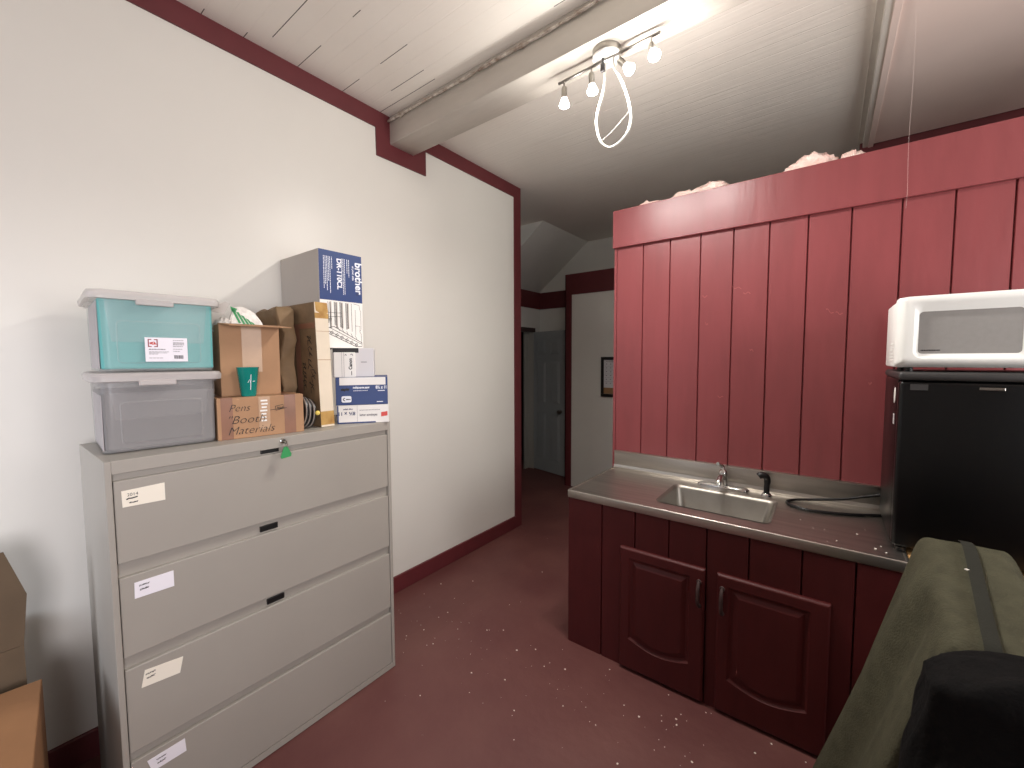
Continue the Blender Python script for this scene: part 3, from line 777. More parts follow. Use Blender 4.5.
# --- small carton of booth materials
TH = math.radians(-8.5)
t = thing('cardboard_box', 'closed kraft carton hand-lettered with booth materials, on the file cabinet', 'cardboard box', (-1.905, .580, ZB), TH)
rect_box('carton', M['kraft'], t, .318, .20, .168)
bm = bm_()
mx = face()
for y in ((.012, .052), (.24, .285)):
    bm = bm_(); quad(bm, mx, y[0], .001, y[1], .1683); quad(bm, axes((-.2, 0, .1684), (0, 1, 0), (1, 0, 0)), y[0], .0, y[1], .2006); bmesh.ops.remove_doubles(bm, verts=bm.verts, dist=.001)
    obj('packing_tape', bm, M['tape'], t)
bm = bm_(); quad(bm, face(0, 0, .001), .143, .03, .185, .167); o = obj('shipping_label', bm, M['tape_clear'], t)
bm = bm_(); r3 = random.Random(5)
for k in range(7): quad(bm, face(0, 0, .0014), .148+r3.random()*.006, .062+k*.014, .178-r3.random()*.008, .069+k*.014)
o = obj('label_glare', bm, M['white'], t)
bm = bm_()
text_bm(bm, 'Pens', .042, face(.112, .036, .0018), .35, -.0007, .95)
text_bm(bm, '"Booth', .046, face(.062, .026, .0018), .35, -.0007, 1.05)
text_bm(bm, 'Materials', .046, face(.018, .030, .0018), .35, -.0007, 1.0)
mxs = face(0, 0, .0018)
stroke(bm, mxs, [(.185, .108), (.25, .112)], .002); stroke(bm, mxs, [(.205, .122), (.235, .128), (.238, .112), (.207, .104), (.205, .122)], .002)
scribble(bm, mxs, .212, .115, .024, .010, .0018, rnd)
obj('handwriting', bm, M['ink'], t)

# --- open carton on top
ZO = ZB+.1685
t = thing('cardboard_box', 'open-topped kraft carton stuffed with bags, behind the teal cup', 'cardboard box', (-1.992, .626, ZO), math.radians(-8))
bm = bm_(); OW, OD, OH = .222, .20, .30; th = .004
box(bm, -OD, 0, 0, OW, 0, th); box(bm, -th, 0, 0, OW, th, OH); box(bm, -OD, -OD+th, 0, OW, th, OH); box(bm, -OD+th, -th, 0, th, th, OH); box(bm, -OD+th, -th, OW-th, OW, th, OH)
obj('carton', bm, M['kraft'], t)
bm = bm_(); prism(bm, [(-.004, 0), (OW+.004, 0), (OW+.030, .085), (.022, .080)], axes((-.004, 0, OH), (0, 1, 0), (.985, 0, -.12)), .004); obj('flap', bm, M['kraft'], t)
bm = bm_(); prism(bm, [(0, 0), (OW, 0), (OW-.02, .10), (.02, .10)], axes((-OD, 0, OH), (0, 1, 0), (-.95, 0, -.25)), .004); obj('flap', bm, M['kraft'], t)
bm = bm_(); quad(bm, face(0, 0, .0006), .078, .10, .152, OH); obj('packing_tape', bm, M['tape_clear'], t)
def crumple(bm, c, s, seed, amp=.28, f=3., sub=4):
    r = bmesh.ops.create_icosphere(bm, subdivisions=sub, radius=1.)
    for v in r['verts']:
        n = noise.noise(v.co*f+Vector((seed, 0, 0)))*amp+noise.noise(v.co*f*2.7+Vector((0, seed, 0)))*amp*.5
        v.co = Vector((c[0]+v.co.x*s[0]*(1+n), c[1]+v.co.y*s[1]*(1+n), c[2]+v.co.z*s[2]*(1+n)))
bm = bm_(); crumple(bm, (-2.10, .672, 1.79), (.06, .030, .040), 2.1, .4); crumple(bm, (-2.04, .662, 1.80), (.034, .024, .028), 7.1, .4)
tag(obj('plastic_bag', bm, M['whitebag'], smooth='all'), 'crumpled clear white plastic bag at the left side of the open carton', 'bag')
bm = bm_()
prism(bm, [(0, 0), (.05, .022), (.075, .038), (.092, .030), (.085, .018), (.07, -.018), (.045, -.012)], axes((-2.07, .60, 1.862), (.25, 1, 0), (0, 0, 1)), .006)
tag(obj('paper_scrap', bm, M['greybox']), 'grey pointed paper scrap sticking up beside the aqua bin lid', 'paper')
# white bag with green stripes leaning in the carton
t = thing('paper_bag', 'white paper bag printed with green stripes in the open carton', 'bag', (-2.06, .73, 1.72))
mx = axes((-2.03, .690, 1.79), (0, 1, -.18), (-.35, .0, 1))
bm = bm_()
poly = [(-.01, .02), (.02, .10), (.055, .115), (.10, .098), (.125, .06), (.15, -.02), (.10, -.06), (.02, -.06)]
prism(bm, poly, mx, .03); bmesh.ops.bevel(bm, geom=list(bm.edges), offset=.004, segments=2, affect='EDGES'); obj('bag_body', bm, M['whitebag'], t, world=True, smooth=True)
bm = bm_(); m3 = mx @ Matrix.Translation((0, 0, .0012))
for k in range(6):
    a = k*.019
    bm.faces.new([bm.verts.new(m3 @ Vector(p)) for p in ((.006+a*.9, .088-a*.55, 0), (.017+a*.9, .090-a*.62, 0), (.036+a*.95, .028-a*.10, 0), (.026+a*.95, .026-a*.1, 0))])
bm.faces.new([bm.verts.new(m3 @ Vector(p)) for p in ((.004, .098, 0), (.03, .094, 0), (.022, .076, 0), (.006, .074, 0))])
obj('green_stripes', bm, M['greenprint'], t, world=True)
bm = bm_(); crumple(bm, (-2.14, .815, 1.775), (.045, .030, .075), 4.4, .5, 4)
for v in bm.verts: v.co.y += (v.co.z-1.775)*-.75
tag(obj('brown_paper', bm, M['olive_paper'], smooth='all'), 'dark brown paper poking up right of the green striped bag', 'paper')
# teal cup
t = thing('cup', 'translucent teal plastic cup standing in front of the open carton', 'cup', (-1.934, .705, ZO))
bm = bm_(); lathe(bm, [(0, 0), (.026, 0), (.028, .004), (.0405, .118), (.042, .120), (.0405, .121), (.039, .118), (.0265, .006), (0, .006)], 28); obj('cup_wall', bm, M['cup'], t, True)
bm = bm_(); mx = axes((.0365, 0, .062), (0, 1, 0), (.11, 0, 1))
for pts in ([(-.004, -.035), (-.003, .03)], [(-.014, -.004), (-.008, .01), (-.004, -.006)], [(.004, .0), (.012, .002)]): stroke(bm, mx, pts, .0022)
obj('printed_mark', bm, M['inkwhite'], t)

# --- crumpled brown paper sack between the cartons
bm = bm_()
box(bm, -2.28, -2.045, .893, .955, ZB, 1.89)
bmesh.ops.subdivide_edges(bm, edges=list(bm.edges), cuts=14, use_grid_fill=True)
for v in bm.verts:
    n = noise.noise(v.co*11)*.026+noise.noise(v.co*27)*.014
    tz = max(0, (v.co.z-1.78)/.13)
    v.co += Vector((n*.9, n*.75*(1 if v.co.y < .95 else .1), n*.6 if v.co.z > 1.87 else 0))
    if v.co.y < .935: v.co.y += min(.035, -(v.co.x+2.0)*.14)*(1 if v.co.z < 1.52 else .2)-.030*tz*tz
    if v.co.z > 1.87: v.co.z += .018*noise.noise(v.co*18)
    if v.co.z < ZB+.002: v.co.z = ZB
tag(obj('paper_sack', bm, M['kraft_dark'], smooth='all'), 'crumpled dark brown paper sack between open carton and tall narrow box', 'sack')
# --- discs on edge
for i, (y, lb) in enumerate(((.925, 'dark pale-rimmed disc standing on edge, nearest the lettered carton'), (.942, 'dark pale-rimmed disc standing on edge, middle of three'), (.961, 'dark pale-rimmed disc standing on edge, against the tall narrow box'))):
    r = .078-.005*i
    t = thing('disc', lb, 'disc', (-1.962+.004*i, y, ZB+r), 0, 'discs standing on edge')
    rotm = Matrix.Rotation(math.radians(90), 4, 'X') @ Matrix.Rotation(math.radians(-4), 4, 'X')
    bm = bm_(); lathe(bm, [(.0, -.0055), (r-.004, -.0055), (r-.0005, -.004), (r-.0005, .002), (0, .002)], 36, rotm); obj('plate', bm, M['darkdisc'], t, True)
    bm = bm_(); lathe(bm, [(r-.006, .002), (r, .002), (r+.0015, .0035), (r, .005), (r-.006, .005), (r-.006, .002)], 36, rotm); obj('rim', bm, M['rim'], t, True)
bm = bm_(); bmesh.ops.create_uvsphere(bm, u_segments=14, v_segments=10, radius=.011); bm.transform(Matrix.Translation((-1.886, .972, ZB+.072)))
bmv = obj('knob', bm, M['yellow'], t, True, world=True)
# --- tall narrow box
t = thing('cardboard_box', 'tall narrow taped carton with handwriting on its brown side', 'cardboard box', (-1.897, .994, ZB))
TW, TD, TH_ = .066, .40, .588
mxs = Matrix(((1, 0, 0, 0), (0, 1, -.030, 0), (0, 0, 1, 0), (0, 0, 0, 1)))
bm = bm_(); box(bm, -TD, 0, 0, TW, 0, TH_, .003); bm.transform(mxs); obj('carton', bm, M['kraft_dark'], t)
def panel(name, m, *q, lift=.0008):
    bm = bm_(); f = face(0, 0, lift)
    for a in q: quad(bm, f, *a)
    bm.transform(mxs); return obj(name, bm, m, t)
panel('front_panel', M['offwhite'], (.001, .001, TW-.001, TH_-.001))
for q in ((0, .010, TW, .075), (0, TH_-.075, TW, TH_-.05)): panel('packing_tape', M['tape_yellow'], q, lift=.0014)
bm = bm_(); f = face(0, 0, .0016); bm.faces.new([bm.verts.new(f @ Vector(p)) for p in ((.004, TH_, 0), (TW-.004, TH_-.002, 0), (TW, TH_-.045, 0), (.04, TH_-.06, 0), (.006, TH_-.04, 0))]); bm.transform(mxs); obj('tape_scrap', bm, M['tape_yellow'], t)
for q in ((0, .318, TW, .321), (0, .452, TW, .454)): panel('crease', M['tape_clear'], q, lift=.0016)
f = axes((0, -.0008, 0), (1, 0, 0), (0, 0, 1))
for k, q in enumerate(((-.27, TH_-.12, -.004, TH_-.095), (-.20, .02, -.15, TH_-.12), (-.28, .0, -.24, TH_))):
    bm = bm_(); quad(bm, f @ Matrix.Translation((0, 0, .0001*k)), *q); bm.transform(mxs); obj('packing_tape', bm, M['tape'], t)
bm = bm_(); f = axes((-.020, -.0014, .44), (0, 0, -1), (1, 0, 0)); r4 = random.Random(11)
for k in range(5):
    scribble(bm, f, .0+k*.055, -.045+.008*k*(k % 2), .052, .060, .0045, r4, 2)
for k in range(3):
    scribble(bm, f, .13+k*.044, -.105, .042, .046, .0055, r4, 2)
bm.transform(mxs); obj('handwriting', bm, M['ink'], t)

# --- stack of paper cartons, turned toward the room
TP = math.radians(-35.6)
t = thing('paper_box', 'white carton of letter paper with upside-down lettering, bottom of the blue stack', 'paper box', (-1.926, 1.092, ZB), TP)
rect_box('carton', M['white'], t, .244, .285, .092)
bm = bm_(); mx = face(0, 0, .0006); quad(bm, mx, .002, .0005, .18, .007); quad(bm, mx, .0, .001, .006, .09) ; obj('blue_band', bm, M['blue'], t)
bm = bm_()
up_m = axes((.0009, .083, .066), (0, -1, 0), (0, 0, -1))
text_bm(bm, '8\u00bd x 11"', .024, axes((.0009, .084, .058), (0, -1, 0), (0, 0, -1)), 0, .0006)
text_bm(bm, 'copy paper', .010, axes((.0009, .072, .074), (0, -1, 0), (0, 0, -1)), 0, .0004)
obj('lettering', bm, M['inkblue'], t)
bm = bm_(); text_bm(bm, 'letter envelopes', .018, face(.036, .104, .0009), 0, .0005, .72)
r5 = random.Random(2); x = .104
while x < .2: wd = .003+.004*r5.random(); quad(bm, face(0, 0, .0009), x, .064, x+wd, .067); x += wd+.002
quad(bm, face(0, 0, .0009), .0925, .004, .0935, .09)
o = obj('lettering', bm, M['inkgrey'], t)
bm = bm_(); bm.faces.new([bm.verts.new(face(0, 0, .0009) @ Vector(p)) for p in ((.207, .030, 0), (.238, .034, 0), (.238, .056, 0), (.207, .052, 0))]); o = obj('red_tag', bm, M['inkred'], t)

t = thing('paper_box', 'navy blue carton of multipurpose paper lying on a white carton', 'paper box', (-1.928, 1.088, ZB+.0925), TP)
rect_box('carton', M['blue'], t, .246, .285, .139)
bm = bm_(); mx = face(0, 0, .0006); quad(bm, mx, .018, .100, .236, .1385); obj('white_panel', bm, M['white'], t)
bm = bm_()
text_bm(bm, 'multipurpose paper', .015, face(.083, .080, .0008), 0, .0006, .66)
x = .082
while x < .15: wd = .003+.004*r5.random(); quad(bm, face(0, 0, .0008), x, .070, x+wd, .073); x += wd+.002
obj('lettering', bm, M['inkwhite'], t)
bm = bm_(); text_bm(bm, '8\u00bd x 11', .022, face(.080, .188, .0008), 0, .0008, .72); quad(bm, face(0, 0, .0008), .198, .068, .232, .072); obj('size_lettering', bm, M['inkwhite'], t)
bm = bm_(); quad(bm, face(0, 0, .0008), .192, .012, .222, .016); obj('printed_line', bm, M['inkwhite'], t)
bm = bm_(); po = rrect(.026, .014, .072, .046, .008, 4); bm.faces.new([bm.verts.new(face(0, 0, .0008) @ Vector((p[0], p[1], 0))) for p in po]); bg = obj('badge', bm, M['inkwhite'], t)
bm = bm_(); text_bm(bm, 'staples', .020, face(.072, .024, .0009) @ Matrix.Rotation(.06, 4, 'Z'), .2, .001, .72); obj('lettering', bm, M['ink'], t)
bm = bm_(); stroke(bm, face(0, 0, .0012), [(.042, .036), (.034, .032), (.034, .026), (.042, .022)], .004); scribble(bm, face(0, 0, .0012), .046, .029, .022, .007, .002, r5)
o = obj('badge_mark', bm, M['ink'], bg)
# toner style white boxes on it
ZT2 = ZB+.232
t = thing('small_carton', 'larger pale grey carton with dark top band, below the tall blue printer box', 'carton', (-1.960, 1.100, ZT2), TP)
rect_box('carton', M['palegrey'], t, .194, .25, .146, y=-.004)
bm = bm_(); quad(bm, face(0, 0, .0006), -.003, .122, .118, .1455); obj('dark_band', bm, M['ink'], t)
bm = bm_(); quad(bm, face(0, 0, .0007), .128, .073, .156, .077); obj('lettering', bm, M['inkgrey'], t)
t = thing('small_carton', 'small white carton with sideways black lettering on the blue paper carton', 'carton', (-1.938, 1.088, ZT2), TP)
rect_box('carton', M['white'], t, .100, .022, .124)
bm = bm_(); text_bm(bm, 'Canon', .022, axes((.0007, .084, .058), (0, 0, 1), (0, -1, 0)) @ Matrix.Translation((-.02, 0, 0)), 0, .0008, .95)
stroke(bm, face(0, 0, .0007), [(.078, .112), (.084, .116), (.088, .108)], .003); stroke(bm, face(0, 0, .0007), [(.052, .108), (.056, .114), (.060, .108)], .003)
quad(bm, face(0, 0, .0007), .080, .010, .083, .030)
obj('lettering', bm, M['ink'], t)
for y in (.036, .046):
    bm = bm_(); quad(bm, face(0, 0, .0006), y, .0, y+.0012, .124); obj('crease', bm, M['inkgrey'], t)

# --- tall blue and white printer drum box
BW, BD, BH = .234, .40, .483
t = thing('printer_box', 'tall blue and white printer drum carton topping the stack by the wall', 'printer box', (-1.985, 1.051, ZT2+.1465))
rect_box('carton', M['greybox'], t, BW, BD, BH)
bm = bm_(); quad(bm, face(0, 0, .0006), .001, .001, BW-.001, BH-.001); obj('front_panel', bm, M['white'], t)
bm = bm_(); quad(bm, face(0, 0, .0009), .001, .238, BW-.001, BH-.001); obj('blue_panel', bm, M['blue'], t)
def down(y, z, lift=.0013): return axes((lift, y, z), (0, 0, -1), (0, 1, 0))
bm = bm_()
text_bm(bm, 'brother', .056, down(.196, BH-.036), 0, .0016, .92)
obj('lettering', bm, M['inkwhite'], t); bm = bm_()
text_bm(bm, 'at your side', .016, down(.178, BH-.058), 0, .0003, .95)
obj('lettering', bm, M['inkwhite'], t); bm = bm_()
text_bm(bm, 'DR-110CL', .036, down(.095, BH-.032), 0, .0012, .98)
obj('model_lettering', bm, M['inkwhite'], t); bm = bm_()
r6 = random.Random(8)
for y, z0, z1 in ((.024, .03, .19), (.032, .03, .17), (.040, .03, .20), (.048, .03, .15), (.056, .03, .21), (.066, .03, .09), (.118, .03, .16), (.126, .03, .21), (.134, .03, .21), (.148, .03, .10), (.158, .03, .12)):
    if y == .118: obj('small_print', bm, M['inkwhite'], t); bm = bm_()
    z = z0
    while z < z1:
        wd = .004+.008*r6.random(); quad(bm, down(0, BH, .0013), z, y, min(z+wd, z1), y+.0032); z += wd+.0022
obj('small_print', bm, M['inkwhite'], t)
bm = bm_(); lathe(bm, [(0, .0), (.009, .0)], 14, along((1, 0, 0), (.0014, .205, BH-.20))); obj('seal', bm, M['inkblue'], t)
# line drawing of the drum unit
bm = bm_(); f = face(0, 0, .0012)
def ln(*p, w=.0018): stroke(bm, f, p, w)
for y in (.042, .074, .078, .104, .108, .136, .140, .168):
    ln((y, .232), (y+.002, .115-.30*(y-.04)+.01), w=.0022)
for a, b in ((.052, .064), (.084, .096), (.114, .128), (.146, .160)):
    ln((a, .228), (a+.002, .10), w=.004)
ln((.180, .232), (.214, .226), (.216, .205), (.222, .195), (.222, .10), (.214, .09), (.222, .075), (.224, .02))
ln((.030, .175), (.110, .178), (.112, .160), (.032, .155), (.030, .175))
for k in range(3): ln((.038+k*.010, .150), (.034+k*.010, .128), w=.003)
ln((.030, .098), (.070, .108), (.226, .03), (.226, .012), (.190, .010), (.034, .075), (.030, .098), w=.003)
ln((.034, .088), (.200, .016), w=.0025); ln((.046, .102), (.220, .024), w=.0025)
for k in range(6):
    x = .05+k*.027; z = .079-k*.0115; ln((x, z), (x+.012, z+.006), (x+.016, z-.004), (x+.004, z-.009), (x, z), w=.003)
for k in range(5): ln((.09+k*.024, .108-k*.010), (.10+k*.024, .088-k*.010), w=.002)
ln((.188, .118), (.216, .116), (.214, .085)); ln((.190, .20), (.190, .07))
obj('line_drawing', bm, M['ink'], t)
# pale surface tone blocks of the drawing
bm = bm_(); f2 = face(0, 0, .0010)
for a, b in ((.05, .074), (.082, .104), (.112, .136), (.144, .168)): quad(bm, f2, a, .10, a+.010, .232)
obj('grey_shading', bm, M['greybox'], t)

# ================================================================== SPOTLIGHT BAR UNDER THE BEAM
t = thing('ceiling_spotlight_bar', 'brushed metal four-bulb spotlight bar under the white ceiling beam', 'ceiling light', (-.872, 1.88, 3.085))
bm = bm_(); lathe(bm, [(.0, 3.086), (.066, 3.086), (.066, 3.052), (.062, 3.046), (.0, 3.046)], 32, Matrix.Translation((-.872, 1.88, 0))); obj('canopy', bm, M['white'], t, world=True, smooth=True)
bm = bm_(); lathe(bm, [(.067, 3.086), (.068, 3.060), (.067, 3.056)], 32, Matrix.Translation((-.872, 1.88, 0))); obj('canopy_ring', bm, M['nickel'], t, world=True, smooth=True)
bz = lambda x: 3.034+(x+1.129)*.036
bm = bm_(); tube(bm, [(-1.129, 1.875, bz(-1.129)), (-.622, 1.875, bz(-.622))], .0065, 12); obj('bar', bm, M['nickel'], t, world=True, smooth=True)
bm = bm_(); tube(bm, [(-.872, 1.878, 3.05), (-.872, 1.877, bz(-.872))], .006, 10)
tube(bm, [(-.884, 1.865, 3.048), (-.884, 1.862, 3.018)], .007, 8); box(bm, -.892, -.872, 1.852, 1.868, 2.985, 3.02, .003)
obj('wire_connector', bm, M['charcoal'], t, world=True, smooth=True)
POW = 4.6; BEAM = 27
for x, dirv in ((-1.097, (.02, -.02, -1)), (-.948, (.10, -.05, -1)), (-.806, (.62, -.10, -.78)), (-.662, (.30, -.35, -.85))):
    zb = bz(x); dv = Vector(dirv).normalized(); p0 = Vector((x, 1.875, zb)); p1 = p0+Vector((0, 0, -.034))
    bm = bm_(); tube(bm, [p0, p1], .0045, 10); lathe(bm, [(0, -.008), (.009, -.006), (.011, 0), (.009, .006), (0, .008)], 12, along((0, 1, 0), p1))
    sp_ = obj('spotlight', bm, M['nickel'], t, world=True, smooth=True)
    mxl = along(dv, p1)
    def ssub(name, bm, m):
        bm.transform(Matrix.Translation(-Vector(t.location))); o = obj(name, bm, m, sp_, True); return o
    bm = bm_(); lathe(bm, [(0, -.004), (.012, -.004), (.0145, .004), (.0145, .046), (.017, .052), (.0, .052)], 18, mxl); ssub('lamp_holder', bm, M['nickel'])
    bm = bm_(); lathe(bm, [(.013, .052), (.016, .058), (.024, .078), (.026, .084), (.0245, .088), (.018, .090), (.0, .091)], 20, mxl); ssub('bulb', bm, M['bulbglass'])
    l = bpy.data.lights.new('bulb_light', 'POINT'); l.energy = POW; l.color = LAMP; l.shadow_soft_size = .022
    lo = bpy.data.objects.new('bulb_light', l); COL.objects.link(lo); lo.location = p1+dv*.118
    l = bpy.data.lights.new('bulb_beam', 'SPOT'); l.energy = BEAM; l.color = LAMP; l.shadow_soft_size = .022; l.spot_size = math.radians(165); l.spot_blend = .9
    lo = bpy.data.objects.new('bulb_beam', l); COL.objects.link(lo); lo.location = p1+dv*.116; lo.rotation_euler = dv.to_track_quat('-Z', 'Y').to_euler()
# white cable loop hanging from the canopy
bm = bm_()
lp = [(-.836, 1.88, 3.05), (-.836, 1.88, 3.002), (-.801, 1.88, 2.926), (-.766, 1.88, 2.825), (-.753, 1.88, 2.733), (-.778, 1.88, 2.67), (-.847, 1.88, 2.64), (-.898, 1.88, 2.681), (-.925, 1.885, 2.768), (-.92, 1.89, 2.836), (-.905, 1.90, 2.90), (-.895, 1.905, 2.96), (-.890, 1.905, 3.05)]
tube(bm, smoothpath(lp, 8), .0054, 10); cb = obj('cable_loop', bm, M['whitecable'], t, world=True, smooth='all')
bm = bm_(); tube(bm, smoothpath([(-.893, 1.878, 2.684), (-.85, 1.872, 2.70), (-.80, 1.872, 2.735), (-.752, 1.878, 2.776)], 6), .0014, 6)
obj('cable_tie', bm, M['whitecable'], t, world=True)

# ================================================================== LEFT EDGE CARTONS
t = thing('cardboard_box', 'tan carton at the lower left, its flat top facing up', 'cardboard box', (-2.04, .092, 0), math.radians(-6))
bm = bm_(); box(bm, 0, .52, -.40, 0, 0, .598, .003); obj('carton', bm, M['kraft_orange'], t)
bm = bm_(); quad(bm, axes((0, -.2, .5986), (1, 0, 0), (0, 1, 0)), .0, -.028, .52, .028); obj('packing_tape', bm, M['tape_clear'], t)
t = thing('cardboard_box', 'dark brown carton with raised flap against the white wall behind the tan carton', 'cardboard box', (-2.375, .062, 0))
bm = bm_(); th = .005
X_, Y_, Z_ = .265, .42, .70
box(bm, 0, X_, -Y_, 0, 0, th); box(bm, 0, th, -Y_, 0, th, Z_); box(bm, X_-th, X_, -Y_, 0, th, Z_); box(bm, th, X_-th, -Y_, -Y_+th, th, Z_); box(bm, th, X_-th, -th, 0, th, Z_)
obj('carton', bm, M['kraft_shade'], t)
bm = bm_(); prism(bm, [(-Y_, 0), (0, 0), (.014, .17), (-.028, .33), (-Y_+.02, .34)], axes((X_-.001, 0, Z_+.001), (0, 1, 0), (.02, 0, 1)), .005); obj('flap', bm, M['kraft_shade'], t)
bm = bm_(); prism(bm, [(0, 0), (X_, 0), (X_-.03, .12), (.03, .12)], axes((0, -.002, Z_), (1, 0, 0), (0, -.8, -.3)), .005); obj('flap', bm, M['kraft_shade'], t)

# ================================================================== OLIVE CANVAS COVER, LOWER RIGHT
t = thing('canvas_cover', 'olive canvas cover draped over a bulky object in front of the fridge', 'cover', (.45, 1.55, 0))
bm = bm_()
# rings from ridge top down to the floor, each ring a closed loop: (xL,xR,yF,yB,z)
def cover_ring(xl, xr, yf, yb, z, zb, n=14, wob=0., seed=0.):
    """rectangular loop, back corners at height zb, front at z"""
    out = []
    cs = [(xl, yb, zb), (xl, yf, z), (xr, yf, z), (xr, yb, zb)]
    for i in range(4):
        a = Vector(cs[i]); b = Vector(cs[(i+1) % 4])
        for k in range(n):
            s = k/n; p = a.lerp(b, s)
            nrm = Vector(((b-a).y, -(b-a).x, 0)); nrm = nrm.normalized() if nrm.length else Vector((0, 0, 0))
            q = wob*(math.sin(s*9+seed)+.6*math.sin(s*17+seed*2.3))*math.sin(math.pi*s)**.5
            out.append(p-nrm*q)
    return out
rg = [cover_ring(.29, .40, 1.42, 1.74, 1.000, 1.098), cover_ring(.255, .425, 1.36, 1.79, .990, 1.094, wob=.003), cover_ring(.236, .448, 1.335, 1.80, .970, 1.07, wob=.006, seed=1),
      cover_ring(.218, .465, 1.335, 1.805, .90, .98, wob=.018, seed=2), cover_ring(.165, .485, 1.33, 1.815, .72, .76, wob=.020, seed=2.4), cover_ring(.10, .515, 1.33, 1.825, .45, .47, wob=.026, seed=2.8), cover_ring(.03, .55, 1.33, 1.835, .20, .2, wob=.030, seed=3.1), cover_ring(-.02, .58, 1.33, 1.84, .002, .002, wob=.032, seed=3.3)]
rings = [[bm.verts.new(p) for p in r] for r in rg]
for A, B in zip(rings, rings[1:]):
    for k in range(len(A)): bm.faces.new((A[k], A[(k+1) % len(A)], B[(k+1) % len(A)], B[k]))
bm.faces.new(rings[0])
c = obj('canvas', bm, M['olive'], t, world=True, smooth='all')
ss = c.modifiers.new('sub', 'SUBSURF'); ss.levels = 2; ss.render_levels = 2
bm = bm_()
# strap lying along the top and down the front
pts = [(.342, 1.792, 1.094), (.340, 1.72, 1.097), (.328, 1.55, 1.049), (.318, 1.42, 1.011), (.314, 1.365, .997), (.312, 1.338, .972), (.311, 1.322, .93), (.310, 1.312, .80)]
pts = smoothpath(pts, 5)
prev = None
for p in pts:
    a = bm.verts.new(p+Vector((-.014, -.002, .003))); b = bm.verts.new(p+Vector((.014, -.002, .003)))
    if prev: bm.faces.new((prev[0], prev[1], b, a))
    prev = (a, b)
obj('strap', bm, M['olive_strap'], t, world=True)

bm = bm_()  # lumpy black form filling the very dark patch before the cover
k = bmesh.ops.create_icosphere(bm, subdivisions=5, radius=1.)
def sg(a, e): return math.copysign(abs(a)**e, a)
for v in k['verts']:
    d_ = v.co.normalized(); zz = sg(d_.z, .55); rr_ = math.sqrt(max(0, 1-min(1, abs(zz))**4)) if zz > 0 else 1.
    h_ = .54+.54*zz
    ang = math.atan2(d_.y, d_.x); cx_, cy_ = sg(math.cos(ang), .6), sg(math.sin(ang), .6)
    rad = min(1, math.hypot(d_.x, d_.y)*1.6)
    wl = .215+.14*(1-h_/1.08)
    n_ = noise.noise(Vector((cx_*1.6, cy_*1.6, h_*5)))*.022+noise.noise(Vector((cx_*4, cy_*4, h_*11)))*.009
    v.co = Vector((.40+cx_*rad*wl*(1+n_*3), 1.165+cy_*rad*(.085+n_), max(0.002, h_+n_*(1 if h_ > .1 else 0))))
tag(obj('fabric_bag', bm, M['blackcloth'], smooth='all'), 'black fabric bag slumped in front of the olive canvas cover, bottom right', 'bag')

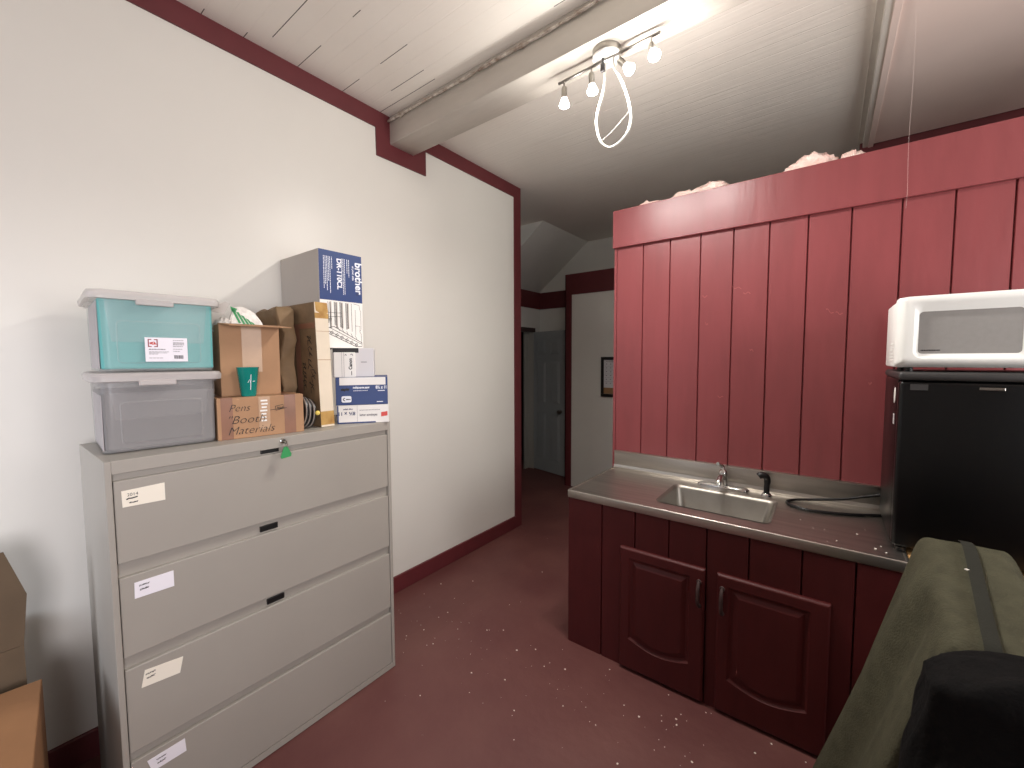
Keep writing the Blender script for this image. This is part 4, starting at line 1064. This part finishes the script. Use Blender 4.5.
# ================================================================== CRUMBS
FL = [(-2.33, 3.21), (-2.0, 3.14), (-1.71, 2.61), (-2.21, 2.02), (-2.05, 2.19), (-2.21, 1.86), (-2.0, 1.95), (-2.06, 1.78), (-1.61, 2.19), (-1.65, 2.12), (-2.16, 1.62), (-1.93, 1.74), (-1.92, 1.81), (-1.83, 1.76), (-1.78, 1.79), (-2.01, 1.63), (-1.96, 1.62), (-1.91, 1.6), (-1.75, 1.73), (-1.95, 1.5), (-1.93, 1.48), (-1.85, 1.4), (-1.79, 1.52), (-1.8, 1.59), (-1.77, 1.55), (-1.68, 1.67), (-1.61, 1.7), (-1.52, 1.89), (-1.6, 1.83), (-1.59, 1.84), (-1.31, 1.88), (-1.27, 1.87), (-1.35, 1.8), (-1.54, 1.62), (-1.69, 1.4), (-1.44, 1.52), (-1.27, 1.59), (-1.36, 1.42), (-1.54, 1.26), (-1.16, 1.79), (-1.15, 1.83), (-1.06, 1.84), (-0.95, 1.63), (-0.86, 1.69), (-1.12, 1.47), (-0.81, 1.63), (-0.78, 1.63), (-1.03, 1.35), (-0.57, 2.0), (-0.72, 1.81), (-0.64, 1.79), (-0.56, 1.86), (-0.55, 1.83), (-0.5, 1.88), (-0.49, 1.85), (-0.46, 1.9), (-0.53, 1.67), (-0.5, 1.71), (-0.42, 1.72), (-0.39, 1.71), (-0.37, 1.82), (-0.19, 1.91), (-0.14, 2.0), (-0.02, 1.99), (-0.4, 2.0), (-0.38, 2.01), (-0.63, 1.52), (-0.87, 1.93), (-0.87, 1.98), (-0.53, 1.73), (-0.49, 1.92)]
def crumbs(name, pts, z, lo, hi, label):
    bm = bm_(); r = random.Random(21)
    for x, y in pts:
        s = lo+(hi-lo)*r.random()**2
        k = bmesh.ops.create_icosphere(bm, subdivisions=1, radius=1.)
        for v in k['verts']:
            v.co = Vector((x+v.co.x*s*(.7+.6*r.random()), y+v.co.y*s*(.7+.6*r.random()), z+s*.4+v.co.z*s*.4))
    o = obj(name, bm, M['debris']); o['kind'] = 'stuff'
    return tag(o, label, 'crumbs')
r = random.Random(5)
extra = [(r.gauss(-1.6, .35), r.gauss(1.7, .25)) for _ in range(40)]+[(r.gauss(-.75, .3), r.gauss(1.7, .2)) for _ in range(30)]
extra = [p for p in extra if p[0] > -2.3 and p[1] < 2.0 and not (p[0] < -1.78 and p[1] < 1.33)]
crumbs('floor_crumbs', FL, .0, .0018, .0052, 'larger white plaster crumbs scattered over the red floor')
crumbs('floor_dust', extra, .0, .0008, .002, 'finest white plaster specks scattered over the red floor')
crumbs('worktop_crumbs', [(-.03, 2.22), (.01, 2.23), (.12, 2.25), (.17, 2.12), (.20, 2.10), (.19, 2.16), (.05, 2.12), (-.86, 2.40), (.15, 2.33), (-.08, 2.30), (.02, 2.09)], ZT, .0022, .0046, 'white crumbs on the steel worktop beside the fridge')
bm = bm_(); k = bmesh.ops.create_icosphere(bm, subdivisions=1, radius=1.)
for v in k['verts']: v.co = Vector((.318+v.co.x*.006, 1.62+v.co.y*.004, 1.072+v.co.z*.003))
tag(obj('paint_flake', bm, M['debris']), 'small white flake lying on top of the olive canvas cover', 'flake')
